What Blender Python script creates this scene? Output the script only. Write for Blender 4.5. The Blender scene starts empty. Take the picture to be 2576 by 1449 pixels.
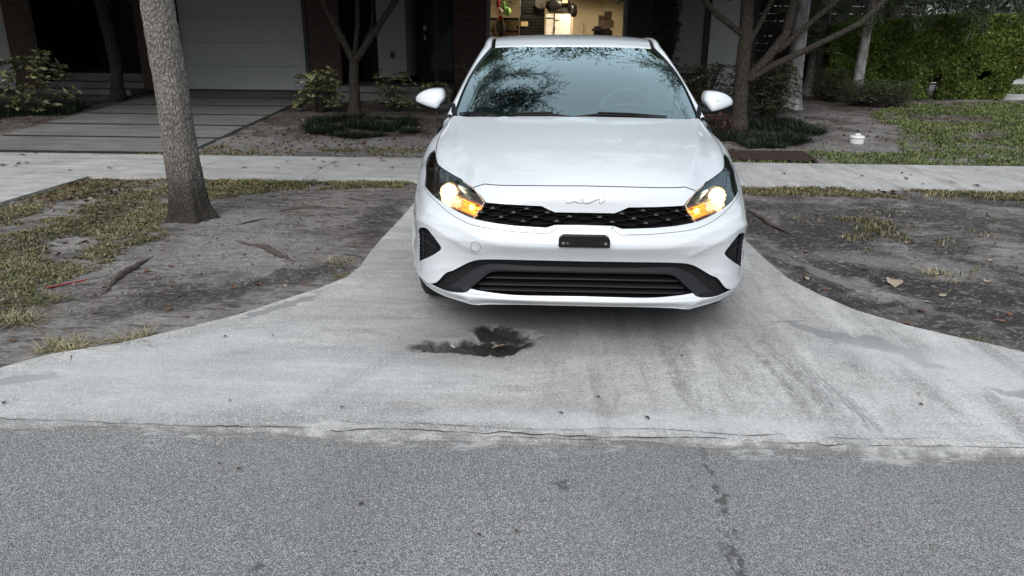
import bpy, bmesh, math, random
import numpy as np
from mathutils import Vector, Matrix, Euler
from mathutils.geometry import delaunay_2d_cdt
from mathutils import noise as mnoise
rnd = random.Random(7)
RS = np.random.RandomState(11)
sc = bpy.context.scene
COL = sc.collection
R = math.radians

# ------------------------------------------------------------------ camera, sky, light, exposure
def make_camera():
    th, ro, yaw = .3259886, .00748795, -.04090579
    right0 = Vector((math.cos(yaw), -math.sin(yaw), 0))
    F = Vector((math.sin(yaw)*math.cos(th), math.cos(yaw)*math.cos(th), -math.sin(th)))
    U = Vector((math.sin(yaw)*math.sin(th), math.cos(yaw)*math.sin(th), math.cos(th)))
    r = right0*math.cos(ro) + U*math.sin(ro)
    u = -right0*math.sin(ro) + U*math.cos(ro)
    m = Matrix((r, u, -F)).transposed().to_4x4()
    m.translation = Vector((-.18982612, -3.2149994, 1.4181659))
    cd = bpy.data.cameras.new('camera'); cam = bpy.data.objects.new('camera', cd)
    cd.sensor_width = 36; cd.lens = 36*1859.9333/2576; cd.clip_end = 600; cd.clip_start = .05
    cam.matrix_world = m; COL.objects.link(cam); sc.camera = cam
make_camera()
SUN_EL, SUN_ROT = R(40), R(190)
w = bpy.data.worlds.new('World'); sc.world = w; w.use_nodes = True
nt = w.node_tree; bg = nt.nodes['Background']
sky = nt.nodes.new('ShaderNodeTexSky'); sky.sky_type = 'NISHITA'; sky.sun_disc = False
sky.sun_elevation = SUN_EL; sky.sun_rotation = SUN_ROT; sky.dust_density = 2.2; sky.ozone_density = 1.0; sky.air_density = 1.0
hs = nt.nodes.new('ShaderNodeHueSaturation'); hs.inputs['Saturation'].default_value = .72
nt.links.new(sky.outputs[0], hs.inputs['Color'])
# thin overcast veil over the clear sky, brighter overhead
_g = nt.nodes.new('ShaderNodeTexCoord'); _s = nt.nodes.new('ShaderNodeSeparateXYZ'); nt.links.new(_g.outputs['Generated'], _s.inputs[0])
_r = nt.nodes.new('ShaderNodeMapRange'); _r.inputs[1].default_value = 0; _r.inputs[2].default_value = 1; _r.inputs[3].default_value = .33; _r.inputs[4].default_value = 1.0; nt.links.new(_s.outputs[2], _r.inputs[0])
_v = nt.nodes.new('ShaderNodeVectorMath'); _v.operation = 'SCALE'; _v.inputs[0].default_value = (5.9, 6.5, 7.0); nt.links.new(_r.outputs[0], _v.inputs['Scale'])
_m = nt.nodes.new('ShaderNodeMix'); _m.data_type = 'RGBA'; _m.inputs[0].default_value = .6; nt.links.new(hs.outputs[0], _m.inputs[6]); nt.links.new(_v.outputs[0], _m.inputs[7]); nt.links.new(_m.outputs[2], bg.inputs[0])
bg.inputs[1].default_value = .092
sd = bpy.data.lights.new('sun', 'SUN'); sd.energy = 1.15; sd.angle = R(42); sd.color = (1, .97, .93)
so = bpy.data.objects.new('sun', sd); COL.objects.link(so)
so.rotation_euler = (R(90)-SUN_EL, 0, math.pi-SUN_ROT)
sc.view_settings.view_transform = 'Standard'; sc.view_settings.look = 'None'
sc.view_settings.exposure = 1.0; sc.view_settings.gamma = 1.0; sc.view_settings.use_curve_mapping = False
sc.render.engine = 'CYCLES'
sc.cycles.max_bounces = 7; sc.cycles.transparent_max_bounces = 12; sc.cycles.diffuse_bounces = 3
sc.cycles.glossy_bounces = 4; sc.cycles.transmission_bounces = 4
sc.cycles.caustics_reflective = False; sc.cycles.caustics_refractive = False
sc.cycles.sample_clamp_indirect = 4

# ------------------------------------------------------------------ materials
def srgb(r, g, b):
    f = lambda c: c/12.92 if c <= .04045 else ((c+.055)/1.055)**2.4
    return (f(r/255), f(g/255), f(b/255), 1)
class NT:
    def __init__(s, name):
        s.m = bpy.data.materials.new(name); s.m.use_nodes = True; s.t = s.m.node_tree; s.n = s.t.nodes
        s.b = s.n['Principled BSDF']; s.out = s.n['Material Output']
        s._pos = None
    def node(s, ty, **kw):
        n = s.n.new(ty)
        for k, v in kw.items(): setattr(n, k, v)
        return n
    def link(s, a, b): s.t.links.new(a, b)
    def pos(s):
        if s._pos is None:
            s._pos = s.node('ShaderNodeTexCoord').outputs['Object']
        return s._pos
    def noise(s, scale, detail=4, rough=.55, vec=None, dist=0, out='Fac'):
        n = s.node('ShaderNodeTexNoise'); n.inputs['Scale'].default_value = scale; n.inputs['Detail'].default_value = detail
        n.inputs['Roughness'].default_value = rough; n.inputs['Distortion'].default_value = dist
        s.link(vec or s.pos(), n.inputs['Vector']); return n.outputs[out]
    def voro(s, scale, feature='F1', vec=None, out='Distance', rand=1):
        n = s.node('ShaderNodeTexVoronoi'); n.feature = feature; n.inputs['Scale'].default_value = scale
        n.inputs['Randomness'].default_value = rand
        s.link(vec or s.pos(), n.inputs['Vector']); return n.outputs[out]
    def ramp(s, fac, stops, interp='LINEAR'):
        n = s.node('ShaderNodeValToRGB'); cr = n.color_ramp; cr.interpolation = interp
        while len(cr.elements) < len(stops): cr.elements.new(.5)
        for e, (p, c) in zip(cr.elements, stops):
            e.position = p; e.color = c if len(c) == 4 else (*c, 1)
        s.link(fac, n.inputs[0]); return n.outputs[0]
    def step(s, fac, a, b):
        n = s.node('ShaderNodeMapRange'); n.interpolation_type = 'SMOOTHSTEP'
        n.inputs[1].default_value = a; n.inputs[2].default_value = b
        s.link(fac, n.inputs[0]); return n.outputs[0]
    def math(s, op, a, b=None):
        n = s.node('ShaderNodeMath', operation=op)
        for i, x in enumerate((a, b)):
            if x is None: continue
            if isinstance(x, (int, float)): n.inputs[i].default_value = x
            else: s.link(x, n.inputs[i])
        return n.outputs[0]
    def mix(s, fac, a, b, mode='MIX'):
        n = s.node('ShaderNodeMix', data_type='RGBA', blend_type=mode)
        for i, x in ((0, fac), (6, a), (7, b)):
            if isinstance(x, (int, float)): n.inputs[i].default_value = x
            elif isinstance(x, tuple): n.inputs[i].default_value = x if len(x) == 4 else (*x, 1)
            else: s.link(x, n.inputs[i])
        return n.outputs[2]
    def mapping(s, scale=(1, 1, 1), rot=(0, 0, 0), loc=(0, 0, 0), vec=None):
        n = s.node('ShaderNodeMapping'); n.inputs['Scale'].default_value = scale
        n.inputs['Rotation'].default_value = rot; n.inputs['Location'].default_value = loc
        s.link(vec or s.pos(), n.inputs[0]); return n.outputs[0]
    def warp(s, amt, scale, detail=3):
        """object position pushed about by noise"""
        c = s.noise(scale, detail, out='Color')
        v = s.node('ShaderNodeVectorMath', operation='SUBTRACT'); s.link(c, v.inputs[0]); v.inputs[1].default_value = (.5, .5, .5)
        k = s.node('ShaderNodeVectorMath', operation='SCALE'); s.link(v.outputs[0], k.inputs[0]); k.inputs['Scale'].default_value = amt
        a = s.node('ShaderNodeVectorMath', operation='ADD'); s.link(s.pos(), a.inputs[0]); s.link(k.outputs[0], a.inputs[1])
        return a.outputs[0]
    def blob(s, vec, x, y, rx, ry, rot=0, soft=.35):
        """soft ellipse mask on the ground, 1 inside"""
        m = s.node('ShaderNodeMapping'); m.vector_type = 'TEXTURE'
        m.inputs['Location'].default_value = (x, y, 0); m.inputs['Rotation'].default_value = (0, 0, rot); m.inputs['Scale'].default_value = (rx, ry, 1e6)
        s.link(vec, m.inputs[0])
        l = s.node('ShaderNodeVectorMath', operation='LENGTH'); s.link(m.outputs[0], l.inputs[0])
        n = s.node('ShaderNodeMapRange'); n.interpolation_type = 'SMOOTHSTEP'
        n.inputs[1].default_value = 1+soft; n.inputs[2].default_value = 1-soft
        s.link(l.outputs['Value'], n.inputs[0]); return n.outputs[0]
    def color(s, c):
        if isinstance(c, tuple): s.b.inputs['Base Color'].default_value = c if len(c) == 4 else (*c, 1)
        else: s.link(c, s.b.inputs['Base Color'])
        return s
    def rough(s, v):
        if isinstance(v, (int, float)): s.b.inputs['Roughness'].default_value = v
        else: s.link(v, s.b.inputs['Roughness'])
        return s
    def bump(s, h, strength=.4, dist=.01):
        n = s.node('ShaderNodeBump'); n.inputs['Strength'].default_value = strength; n.inputs['Distance'].default_value = dist
        s.link(h, n.inputs['Height']); s.link(n.outputs[0], s.b.inputs['Normal']); return s
    def set(s, **kw):
        for k, v in kw.items(): s.b.inputs[k.replace('_', ' ')].default_value = v
        return s
def plain(name, c, rough=.6, var=.12, scale=14, bump=.1, **kw):
    t = NT(name); n = t.noise(scale, 5)
    lo = tuple(max(0, x*(1-var)) for x in c[:3]); hi = tuple(x*(1+var) for x in c[:3])
    t.color(t.ramp(n, [(.3, lo), (.7, hi)])).rough(rough)
    if bump: t.bump(n, bump, .004)
    for k, v in kw.items(): t.set(**{k: v})
    return t.m
def emis(name, c, s):
    t = NT(name); t.color((c[0]*.8, c[1]*.8, c[2]*.8)); t.set(Emission_Strength=s); t.b.inputs['Emission Color'].default_value = (*c, 1)
    return t.m
def leafmat(name, stops, rough=.45, spec=.5, trans=.0, back=None):
    t = NT(name); g = t.node('ShaderNodeNewGeometry')
    c = t.ramp(g.outputs['Random Per Island'], stops)
    n = t.noise(2.2, 2)
    c = t.mix(t.step(n, .35, .7), c, t.mix(1.0, c, (.62, .62, .6), 'MULTIPLY'))
    t.color(c).rough(rough); t.set(Specular_IOR_Level=spec)
    if trans:
        tr = t.node('ShaderNodeBsdfTranslucent'); t.link(c, tr.inputs[0])
        mx = t.node('ShaderNodeMixShader'); mx.inputs[0].default_value = trans
        t.link(t.b.outputs[0], mx.inputs[1]); t.link(tr.outputs[0], mx.inputs[2]); t.link(mx.outputs[0], t.out.inputs[0])
    return t.m
def glassmat(name, tint, ior=1.6, boost=1.0, rough=.0):
    t = NT(name); t.n.remove(t.b)
    tr = t.node('ShaderNodeBsdfTransparent'); tr.inputs[0].default_value = (*tint, 1)
    gl = t.node('ShaderNodeBsdfGlossy'); gl.inputs['Roughness'].default_value = rough; gl.inputs['Color'].default_value = (.78, .98, .99, 1)
    fr = t.node('ShaderNodeFresnel'); fr.inputs[0].default_value = ior
    f = t.math('MINIMUM', t.math('MULTIPLY', fr.outputs[0], boost), 1.0)
    mx = t.node('ShaderNodeMixShader'); t.link(f, mx.inputs[0]); t.link(tr.outputs[0], mx.inputs[1]); t.link(gl.outputs[0], mx.inputs[2])
    t.link(mx.outputs[0], t.out.inputs[0]); return t.m

# ------------------------------------------------------------------ objects
def gz(y): return min(max((y-5.9)*.058, 0), .36)
def link(name, me, mat=None, parent=None, kind=None, label=None, cat=None, group=None, loc=None, rot=None):
    o = bpy.data.objects.new(name, me); COL.objects.link(o)
    if mat is not None and me is not None and len(me.materials) == 0: me.materials.append(mat)
    if parent is not None: o.parent = parent
    if kind: o['kind'] = kind
    if label: o['label'] = label
    if cat: o['category'] = cat
    if group: o['group'] = group
    if loc is not None: o.location = loc
    if rot is not None: o.rotation_euler = rot
    return o
def thing(name, label, cat, loc=(0, 0, 0), rz=0, group=None):
    o = bpy.data.objects.new(name, None); COL.objects.link(o); o.location = loc; o.rotation_euler = (0, 0, rz)
    o.empty_display_size = .1; o['label'] = label; o['category'] = cat
    if group: o['group'] = group
    return o
def mesh(name, verts, faces, smooth=False):
    me = bpy.data.meshes.new(name); me.from_pydata([tuple(v) for v in verts], [], [tuple(f) for f in faces]); me.update()
    if smooth: me.polygons.foreach_set('use_smooth', [True]*len(me.polygons))
    return me
def np_mesh(name, V, F, smooth=False):
    """V (n,3), F (m,k) arrays"""
    me = bpy.data.meshes.new(name); V = np.asarray(V, np.float32); F = np.asarray(F, np.int32); k = F.shape[1]
    me.vertices.add(len(V)); me.vertices.foreach_set('co', V.ravel())
    me.loops.add(F.size); me.loops.foreach_set('vertex_index', F.ravel())
    me.polygons.add(len(F)); me.polygons.foreach_set('loop_start', np.arange(0, F.size, k, dtype=np.int32))
    me.polygons.foreach_set('loop_total', np.full(len(F), k, np.int32))
    if smooth: me.polygons.foreach_set('use_smooth', np.ones(len(F), bool))
    me.update(calc_edges=True); me.validate(); return me
class MB:
    """collects simple shapes into one mesh"""
    def __init__(s): s.v = []; s.f = []
    def add(s, v, f):
        o = len(s.v); s.v += [tuple(x) for x in v]; s.f += [tuple(i+o for i in q) for q in f]; return s
    def box(s, a, b, M=None):
        x0, y0, z0 = a; x1, y1, z1 = b
        v = [Vector(p) for p in ((x0, y0, z0), (x1, y0, z0), (x1, y1, z0), (x0, y1, z0), (x0, y0, z1), (x1, y0, z1), (x1, y1, z1), (x0, y1, z1))]
        if M: v = [M @ p for p in v]
        return s.add(v, [(0, 3, 2, 1), (4, 5, 6, 7), (0, 1, 5, 4), (1, 2, 6, 5), (2, 3, 7, 6), (3, 0, 4, 7)])
    def prism(s, poly, y0, y1, axis='y'):
        n = len(poly); 
        f = {'y': lambda p, q: (p[0], q, p[1]), 'z': lambda p, q: (p[0], p[1], q), 'x': lambda p, q: (q, p[0], p[1])}[axis]
        v = [f(p, y0) for p in poly]+[f(p, y1) for p in poly]
        return s.add(v, [tuple(range(n)), tuple(range(2*n-1, n-1, -1))]+[(i+n, (i+1) % n+n, (i+1) % n, i) for i in range(n)])
    def tube(s, pts, rad, seg=8, cap=True):
        pts = [Vector(p) for p in pts]; n = len(pts)
        if not hasattr(rad, '__len__'): rad = [rad]*n
        V = []; up = Vector((0, 0, 1)); T0 = None
        for i, p in enumerate(pts):
            t = (pts[min(i+1, n-1)]-pts[max(i-1, 0)]).normalized()
            if i == 0:
                a = t.cross(up if abs(t.z) < .9 else Vector((1, 0, 0))).normalized()
            else:
                a = (a-t*a.dot(t)).normalized()
            b = t.cross(a)
            for k in range(seg):
                an = 2*math.pi*k/seg; V.append(p+(a*math.cos(an)+b*math.sin(an))*rad[i])
        F = [(i*seg+k, i*seg+(k+1) % seg, (i+1)*seg+(k+1) % seg, (i+1)*seg+k) for i in range(n-1) for k in range(seg)]
        if cap: F += [tuple(range(seg-1, -1, -1)), tuple((n-1)*seg+k for k in range(seg))]
        return s.add(V, F)
    def lathe(s, prof, seg=24, M=None):
        V = []; n = len(prof)
        for r_, z in prof:
            for k in range(seg):
                a = 2*math.pi*k/seg; p = Vector((r_*math.cos(a), r_*math.sin(a), z)); V.append(M @ p if M else p)
        F = [(i*seg+k, i*seg+(k+1) % seg, (i+1)*seg+(k+1) % seg, (i+1)*seg+k) for i in range(n-1) for k in range(seg)]
        return s.add(V, F)
    def grid(s, G, flip=False):
        """G: list of rows of points"""
        n, m = len(G), len(G[0]); F = []
        for i in range(n-1):
            for j in range(m-1):
                q = (i*m+j, i*m+j+1, (i+1)*m+j+1, (i+1)*m+j); F.append(q[::-1] if flip else q)
        return s.add([p for r_ in G for p in r_], F)
    def build(s, name, mat, parent=None, smooth=False, bevel=0, **kw):
        me = mesh(name, s.v, s.f, smooth)
        if bevel:
            bm = bmesh.new(); bm.from_mesh(me)
            es = [e for e in bm.edges if len(e.link_faces) == 2 and e.calc_face_angle(0) > .5]
            bmesh.ops.bevel(bm, geom=es, offset=bevel, segments=2, affect='EDGES', clamp_overlap=True)
            bm.to_mesh(me); bm.free()
            me.polygons.foreach_set('use_smooth', [False]*len(me.polygons))
        return link(name, me, mat, parent, **kw)
def dup(o, parent=None, loc=None, rot=None, label=None, scale=None):
    c = o.copy(); COL.objects.link(c)
    if parent is not None: c.parent = parent
    if loc is not None: c.location = loc
    if rot is not None: c.rotation_euler = rot
    if scale is not None: c.scale = scale
    if label: c['label'] = label
    return c
def inpoly(px, py, poly):
    px = np.asarray(px); py = np.asarray(py); ins = np.zeros(px.shape, bool); n = len(poly)
    for i in range(n):
        x1, y1 = poly[i]; x2, y2 = poly[(i+1) % n]
        c = ((y1 > py) != (y2 > py)) & (px < (x2-x1)*(py-y1)/((y2-y1) or 1e-12)+x1); ins ^= c
    return ins
def leaves(P, size, D=None, aspect=.45, fold=.25, spread=1.0, rs=RS, droop=0):
    """one rhombic leaf of 2 triangles per point P; D = preferred pointing directions"""
    n = len(P); P = np.asarray(P, float)
    d = rs.normal(size=(n, 3)); d /= np.linalg.norm(d, axis=1, keepdims=True)
    if D is not None: d = np.asarray(D)+d*spread
    d[:, 2] -= droop
    d /= np.linalg.norm(d, axis=1, keepdims=True)
    a = rs.normal(size=(n, 3)); a[:, 2] *= .5; sd_ = np.cross(d, a); sd_ /= np.linalg.norm(sd_, axis=1, keepdims=True)
    nn = np.cross(d, sd_); L = np.asarray(size)*(.65+.7*rs.rand(n)); L = L[:, None]
    W = L*aspect*.5
    v0 = P; v1 = P+d*L*.45+sd_*W+nn*W*fold; v2 = P+d*L; v3 = P+d*L*.45-sd_*W+nn*W*fold
    V = np.stack([v0, v1, v2, v3], 1).reshape(-1, 3); i = np.arange(n)*4
    F = np.concatenate([np.stack([i, i+1, i+2], 1), np.stack([i, i+2, i+3], 1)])
    return V, F
# ================================================================== GROUND
def m_concrete(name, base=(.425, .42, .41), dark=.62, marks=True):
    t = NT(name); p = t.pos()
    big = t.noise(.9, 6, .6); mid = t.noise(5, 6, .65); fine = t.noise(70, 4, .7); grain = t.noise(320, 2, .6)
    c = t.ramp(t.math('ADD', t.math('MULTIPLY', big, .6), t.math('MULTIPLY', mid, .4)), [(.36, tuple(x*.62 for x in base)), (.50, tuple(x*.95 for x in base)), (.62, tuple(min(1, x*1.25) for x in base))])
    sx_ = t.node('ShaderNodeSeparateXYZ'); t.link(p, sx_.inputs[0]); left = t.step(sx_.outputs[0], .2, -.6)
    sa = t.noise(2.6, 6, .68, vec=t.mapping((.45, 2.3, 1), (0, 0, R(-32))), dist=.4); sb = t.noise(2.4, 6, .68, vec=t.mapping((2.6, .40, 1), (0, 0, R(-22))), dist=.4)
    stv = t.mix(left, sb, sa); c = t.mix(t.math('MULTIPLY', t.step(stv, .50, .64), .75), c, tuple(x*.55 for x in base)); c = t.mix(t.math('MULTIPLY', t.step(stv, .48, .36), .65), c, tuple(min(1, x*1.42) for x in base))
    m2 = t.noise(17, 5, .7); c = t.mix(t.math('MULTIPLY', t.step(m2, .46, .66), .35), c, tuple(x*.66 for x in base))
    sc2 = t.noise(14, 5, .7, vec=t.mapping((.25, 1.3, 1), (0, 0, R(-15)))); c = t.mix(t.math('MULTIPLY', t.step(sc2, .54, .66), .4), c, tuple(min(1, x*1.3) for x in base))
    st = t.noise(9, 5, .6, vec=t.mapping((.35, 1.6, 1), (0, 0, R(38))))
    c = t.mix(t.math('MULTIPLY', t.step(st, .52, .72), .45), c, tuple(x*.66 for x in base))
    c = t.mix(t.math('MULTIPLY', t.step(fine, .50, .66), .5), c, tuple(x*.55 for x in base))
    vg = t.voro(260, out='Color'); sg_ = t.node('ShaderNodeSeparateColor'); t.link(vg, sg_.inputs[0]); c = t.mix(t.math('MULTIPLY', t.step(sg_.outputs[0], .60, 1.0), .75), c, tuple(min(1, x*1.7) for x in base)); c = t.mix(t.math('MULTIPLY', t.step(sg_.outputs[1], .68, 1.0), .5), c, tuple(x*.4 for x in base))
    pit = t.voro(38, out='Distance'); c = t.mix(t.math('MULTIPLY', t.step(pit, .10, .05), t.step(t.noise(3.1, 3), .5, .7)), c, (.10, .10, .10))
    if marks:
        wv = t.warp(.22, 7, 5); wf = t.warp(.12, 22, 4)
        # damp smooth patches, right
        for b in ((1.30, .33, .26, .055, -.75), (1.60, .02, .10, .045, -1.0), (1.12, .50, .11, .02, 0), (1.52, .20, .17, .055, -.9), (-1.62, .60, .26, .04, .95), (-2.45, -.42, .18, .05, .4), (1.88, -.30, .14, .03, -.5)):
            k = t.blob(wv, *b, soft=.12); c = t.mix(t.math('MULTIPLY', k, .85), c, (.245, .247, .243))
        # tyre scuffs
        for b in ((.97, -.22, .035, .52, .13), (1.07, -.35, .03, .45, .16), (.42, -.02, .03, .42, .03), (-1.0, -.3, .05, .3, -.5), (.86, -.1, .02, .4, .12)):
            k = t.blob(wf, *b, soft=.6); c = t.mix(t.math('MULTIPLY', t.math('MULTIPLY', k, .55), t.step(t.noise(40, 3, .6, vec=t.mapping((2.5, .3, 1))), .35, .6)), c, (.13, .13, .13))
        # greasy dark area under the nose and round the hole
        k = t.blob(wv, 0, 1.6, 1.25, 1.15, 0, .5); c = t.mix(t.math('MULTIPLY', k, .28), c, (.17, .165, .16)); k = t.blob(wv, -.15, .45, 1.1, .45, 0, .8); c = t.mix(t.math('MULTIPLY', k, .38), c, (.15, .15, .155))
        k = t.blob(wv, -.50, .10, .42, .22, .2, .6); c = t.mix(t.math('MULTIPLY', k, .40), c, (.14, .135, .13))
        gr_ = t.noise(28, 6, .8, vec=t.mapping((.6, 1.5, 1), (0, 0, R(-20)))); c = t.mix(t.math('MULTIPLY', t.math('MULTIPLY', t.step(gr_, .55, .66), t.step(t.noise(1.4, 3), .40, .62)), .55), c, (.12, .115, .11))
        for b in ((-.62, -.14, .22, .09, .1), (.05, -.35, .3, .2, .3), (-.2, -.52, .7, .07, 0)):
            k = t.blob(wv, *b, soft=.7); c = t.mix(t.math('MULTIPLY', k, .22), c, (.17, .16, .15))
        # pale dusty zones
        for b in ((-1.5, -.35, .9, .3, .15), (-1.9, -.05, .5, .15, .6), (1.75, -.05, .5, .18, -.4), (.3, -.62, .9, .06, 0)):
            k = t.blob(wv, *b, soft=.6); c = t.mix(t.math('MULTIPLY', k, .40), c, (.53, .55, .56))
        # black filth inside the hole
        k = t.blob(t.warp(.10, 16, 4), -.42, .12, .20, .085, .05, .18); c = t.mix(k, c, (.022, .021, .02))
        k = t.blob(t.warp(.12, 14, 4), -.40, .27, .15, .07, -.2, .25); c = t.mix(k, c, (.03, .029, .028))
        k = t.blob(t.warp(.10, 14, 5), -.66, .075, .17, .062, .1, .3); c = t.mix(t.math('MULTIPLY', k, .92), c, (.045, .043, .04))
        # dirt ground in along the joints to the soil
        sp = t.node('ShaderNodeSeparateXYZ'); t.link(wf, sp.inputs[0])
        e = t.step(sp.outputs[1], -.69, -.77)
        c = t.mix(t.math('MULTIPLY', t.math('MULTIPLY', e, .75), t.step(t.noise(9, 5, .7), .42, .6)), c, (.20, .20, .195))
    t.color(c).rough(.88); t.set(Specular_IOR_Level=.25)
    h = t.math('ADD', t.math('MULTIPLY', fine, .5), t.math('MULTIPLY', mid, .8)); h = t.math('ADD', h, t.math('MULTIPLY', grain, .25))
    t.bump(h, .45, .006); return t.m
def m_asphalt():
    t = NT('asphalt'); p = t.pos()
    v = t.voro(330, out='Distance'); vc = t.voro(330, out='Color'); v2 = t.voro(140, out='Color')
    sp = t.node('ShaderNodeSeparateColor'); t.link(vc, sp.inputs[0]); s2 = t.node('ShaderNodeSeparateColor'); t.link(v2, s2.inputs[0])
    c = t.ramp(sp.outputs[0], [(.0, (.10, .10, .10)), (.35, (.20, .20, .196)), (.60, (.33, .328, .32)), (.80, (.52, .515, .505)), (1, (.74, .735, .715))])
    c2 = t.ramp(s2.outputs[1], [(0, (.11, .11, .11)), (.5, (.21, .21, .207)), (1, (.60, .60, .59))])
    c = t.mix(.15, c, c2)
    c = t.mix(t.math('MULTIPLY', t.step(v, .42, .66), .6), c, (.09, .09, .09))
    b = t.noise(.8, 4); c = t.mix(t.math('MULTIPLY', t.step(b, .35, .65), .28), c, (.11, .112, .115))
    b = t.noise(2.6, 5); c = t.mix(t.math('MULTIPLY', t.step(b, .55, .75), .25), c, (.27, .275, .28))
    wf = t.warp(.10, 18, 4)
    for bb in ((.415, -1.08, .013, .30, -.02), (.392, -1.42, .017, .20, .03), (-.93, -1.64, .035, .10, .1), (-.96, -1.52, .03, .03, 0), (-.1, -1.05, .03, .03, 0)):
        k = t.blob(wf, *bb, soft=.5); c = t.mix(t.math('MULTIPLY', t.math('MULTIPLY', k, .7), t.step(t.noise(30, 3), .42, .55)), c, (.045, .045, .045))
    sy = t.node('ShaderNodeSeparateXYZ'); t.link(t.warp(.14, 8, 5), sy.inputs[0])
    k = t.step(sy.outputs[1], -.875, -.82); c = t.mix(t.math('MULTIPLY', t.math('MULTIPLY', k, .75), t.step(t.noise(8, 6, .72, vec=t.mapping((.5, 1.6, 1))), .53, .62)), c, (.50, .50, .49))
    t.color(c).rough(.82); t.set(Specular_IOR_Level=.35)
    t.bump(t.math('SUBTRACT', 1.0, v), .55, .006); return t.m
def m_dirt():
    t = NT('dirt'); p = t.pos()
    big = t.noise(1.1, 6, .62, dist=.6); mid = t.noise(6, 6, .68, dist=.8); fine = t.noise(45, 5, .7); st = t.noise(5, 6, .7, vec=t.mapping((.6, 2.4, 1), (0, 0, R(-28))), dist=.5)
    c = t.ramp(big, [(.30, (.055, .049, .047)), (.46, (.138, .122, .113)), (.62, (.24, .222, .21))])
    c = t.mix(t.math('MULTIPLY', t.step(mid, .47, .64), .6), c, (.27, .262, .26))
    c = t.mix(t.math('MULTIPLY', t.step(st, .49, .60), .8), c, (.052, .045, .043)); s3 = t.noise(11, 6, .75, vec=t.mapping((.5, 2.0, 1), (0, 0, R(35))), dist=.8); c = t.mix(t.math('MULTIPLY', t.step(s3, .54, .64), .6), c, (.30, .288, .28))
    wv = t.warp(.5, 4.5, 5)
    for b in ((1.78, 1.95, .16, .62, .25), (2.1, 1.25, .55, .13, -.75), (1.5, 1.6, .10, .7, .1), (2.35, .7, .6, .15, -.5), (1.72, .92, .20, .12, .2), (-1.55, 2.9, .16, .9, .05), (-1.75, 1.2, .40, .13, .8), (-2.2, .75, .5, .16, .6), (2.3, 2.7, .5, .3, .2), (2.0, 2.0, .30, .6, .35), (2.5, 1.1, .6, .16, -.6), (1.62, 2.7, .12, .6, .1), (2.9, .5, .8, .12, -.35), (1.6, 1.0, .12, .3, .5)):
        k = t.blob(wv, *b, soft=.45); c = t.mix(t.math('MULTIPLY', k, .82), c, (.040, .036, .036))
    sr_ = t.node('ShaderNodeSeparateXYZ'); t.link(wv, sr_.inputs[0]); rr_ = t.math('MULTIPLY', t.step(sr_.outputs[0], 1.0, 1.4), t.step(sr_.outputs[1], 4.6, 3.9)); c = t.mix(t.math('MULTIPLY', rr_, t.math('MULTIPLY', t.step(t.noise(1.7, 5, .65, dist=.5), .40, .56), .8)), c, (.036, .032, .031))
    for b in ((-2.35, 1.75, .55, .5, .2), (1.75, 1.35, .06, .75, .45), (2.25, 1.75, .55, .18, -.4), (-2.75, 2.65, .5, .3, 0), (4.4, 8.6, .8, 1.6, 0), (4.4, 7.4, .9, .5, 0), (-3.2, 6.8, 2.5, .5, 0)):
        k = t.blob(wv, *b, soft=.6); c = t.mix(t.math('MULTIPLY', k, .55), c, (.285, .275, .272))
    c = t.mix(t.math('MULTIPLY', t.step(fine, .50, .66), .6), c, (.06, .054, .052)); f2 = t.noise(24, 6, .75, dist=1.0); c = t.mix(t.math('MULTIPLY', t.step(f2, .52, .62), .5), c, (.34, .33, .325))
    g = t.noise(170, 3, .7); c = t.mix(t.math('MULTIPLY', t.step(g, .6, .72), .5), c, (.40, .39, .38))
    # leaf mould under the shrubs and trees
    sy = t.node('ShaderNodeSeparateXYZ'); t.link(wv, sy.inputs[0])
    k = t.math('MULTIPLY', t.step(sy.outputs[1], 6.6, 7.8), t.step(t.noise(2.3, 4), .38, .6)); c = t.mix(t.math('MULTIPLY', k, .6), c, (.055, .035, .024))
    t.color(c).rough(.95); t.set(Specular_IOR_Level=.15)
    h = t.math('ADD', mid, t.math('MULTIPLY', fine, .5)); h = t.math('ADD', h, t.math('MULTIPLY', st, .6)); t.bump(h, .8, .02); return t.m
M_CON = m_concrete('apron_concrete'); M_WALK = m_concrete('sidewalk_concrete', (.41, .405, .395), marks=False)
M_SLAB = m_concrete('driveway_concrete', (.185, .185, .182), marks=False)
M_ASPH = m_asphalt(); M_DIRT = m_dirt()

APRON = [(-6.0, -.70), (-3.3, -.70), (-3.05, -.50), (-2.61, -.29), (-2.49, -.13), (-2.23, .02), (-2.03, .21), (-1.81, .44), (-1.67, .66), (-1.51, .9), (-1.40, 1.12), (-1.37, 1.35), (-1.38, 1.63), (-1.38, 2.06), (-1.36, 2.56), (-1.35, 3.16), (-1.35, 4.395),
         (1.34, 4.395), (1.33, 2.14), (1.34, 1.67), (1.36, 1.28), (1.45, .98), (1.56, .72), (1.74, .5), (1.91, .36), (2.04, .27), (2.15, .17), (2.6, .0), (3.0, -.3), (3.4, -.52), (6.0, -.55)]
def edge_y(x): return -.772-.004*x+.02*math.sin(x*3.1+.6)+.016*math.sin(x*9.3)+.012*mnoise.noise(Vector((x*14, 0, 3)))+.02*mnoise.noise(Vector((x*4, 2, 3)))
BOT = [(x, edge_y(x)) for x in np.arange(6.0, -6.01, -.04)]
APRON_LOOP = [p for p in APRON if abs(p[0]) < 5.99]+[(6.0, -.50)]+BOT+[(-6.0, -.66)]
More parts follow.
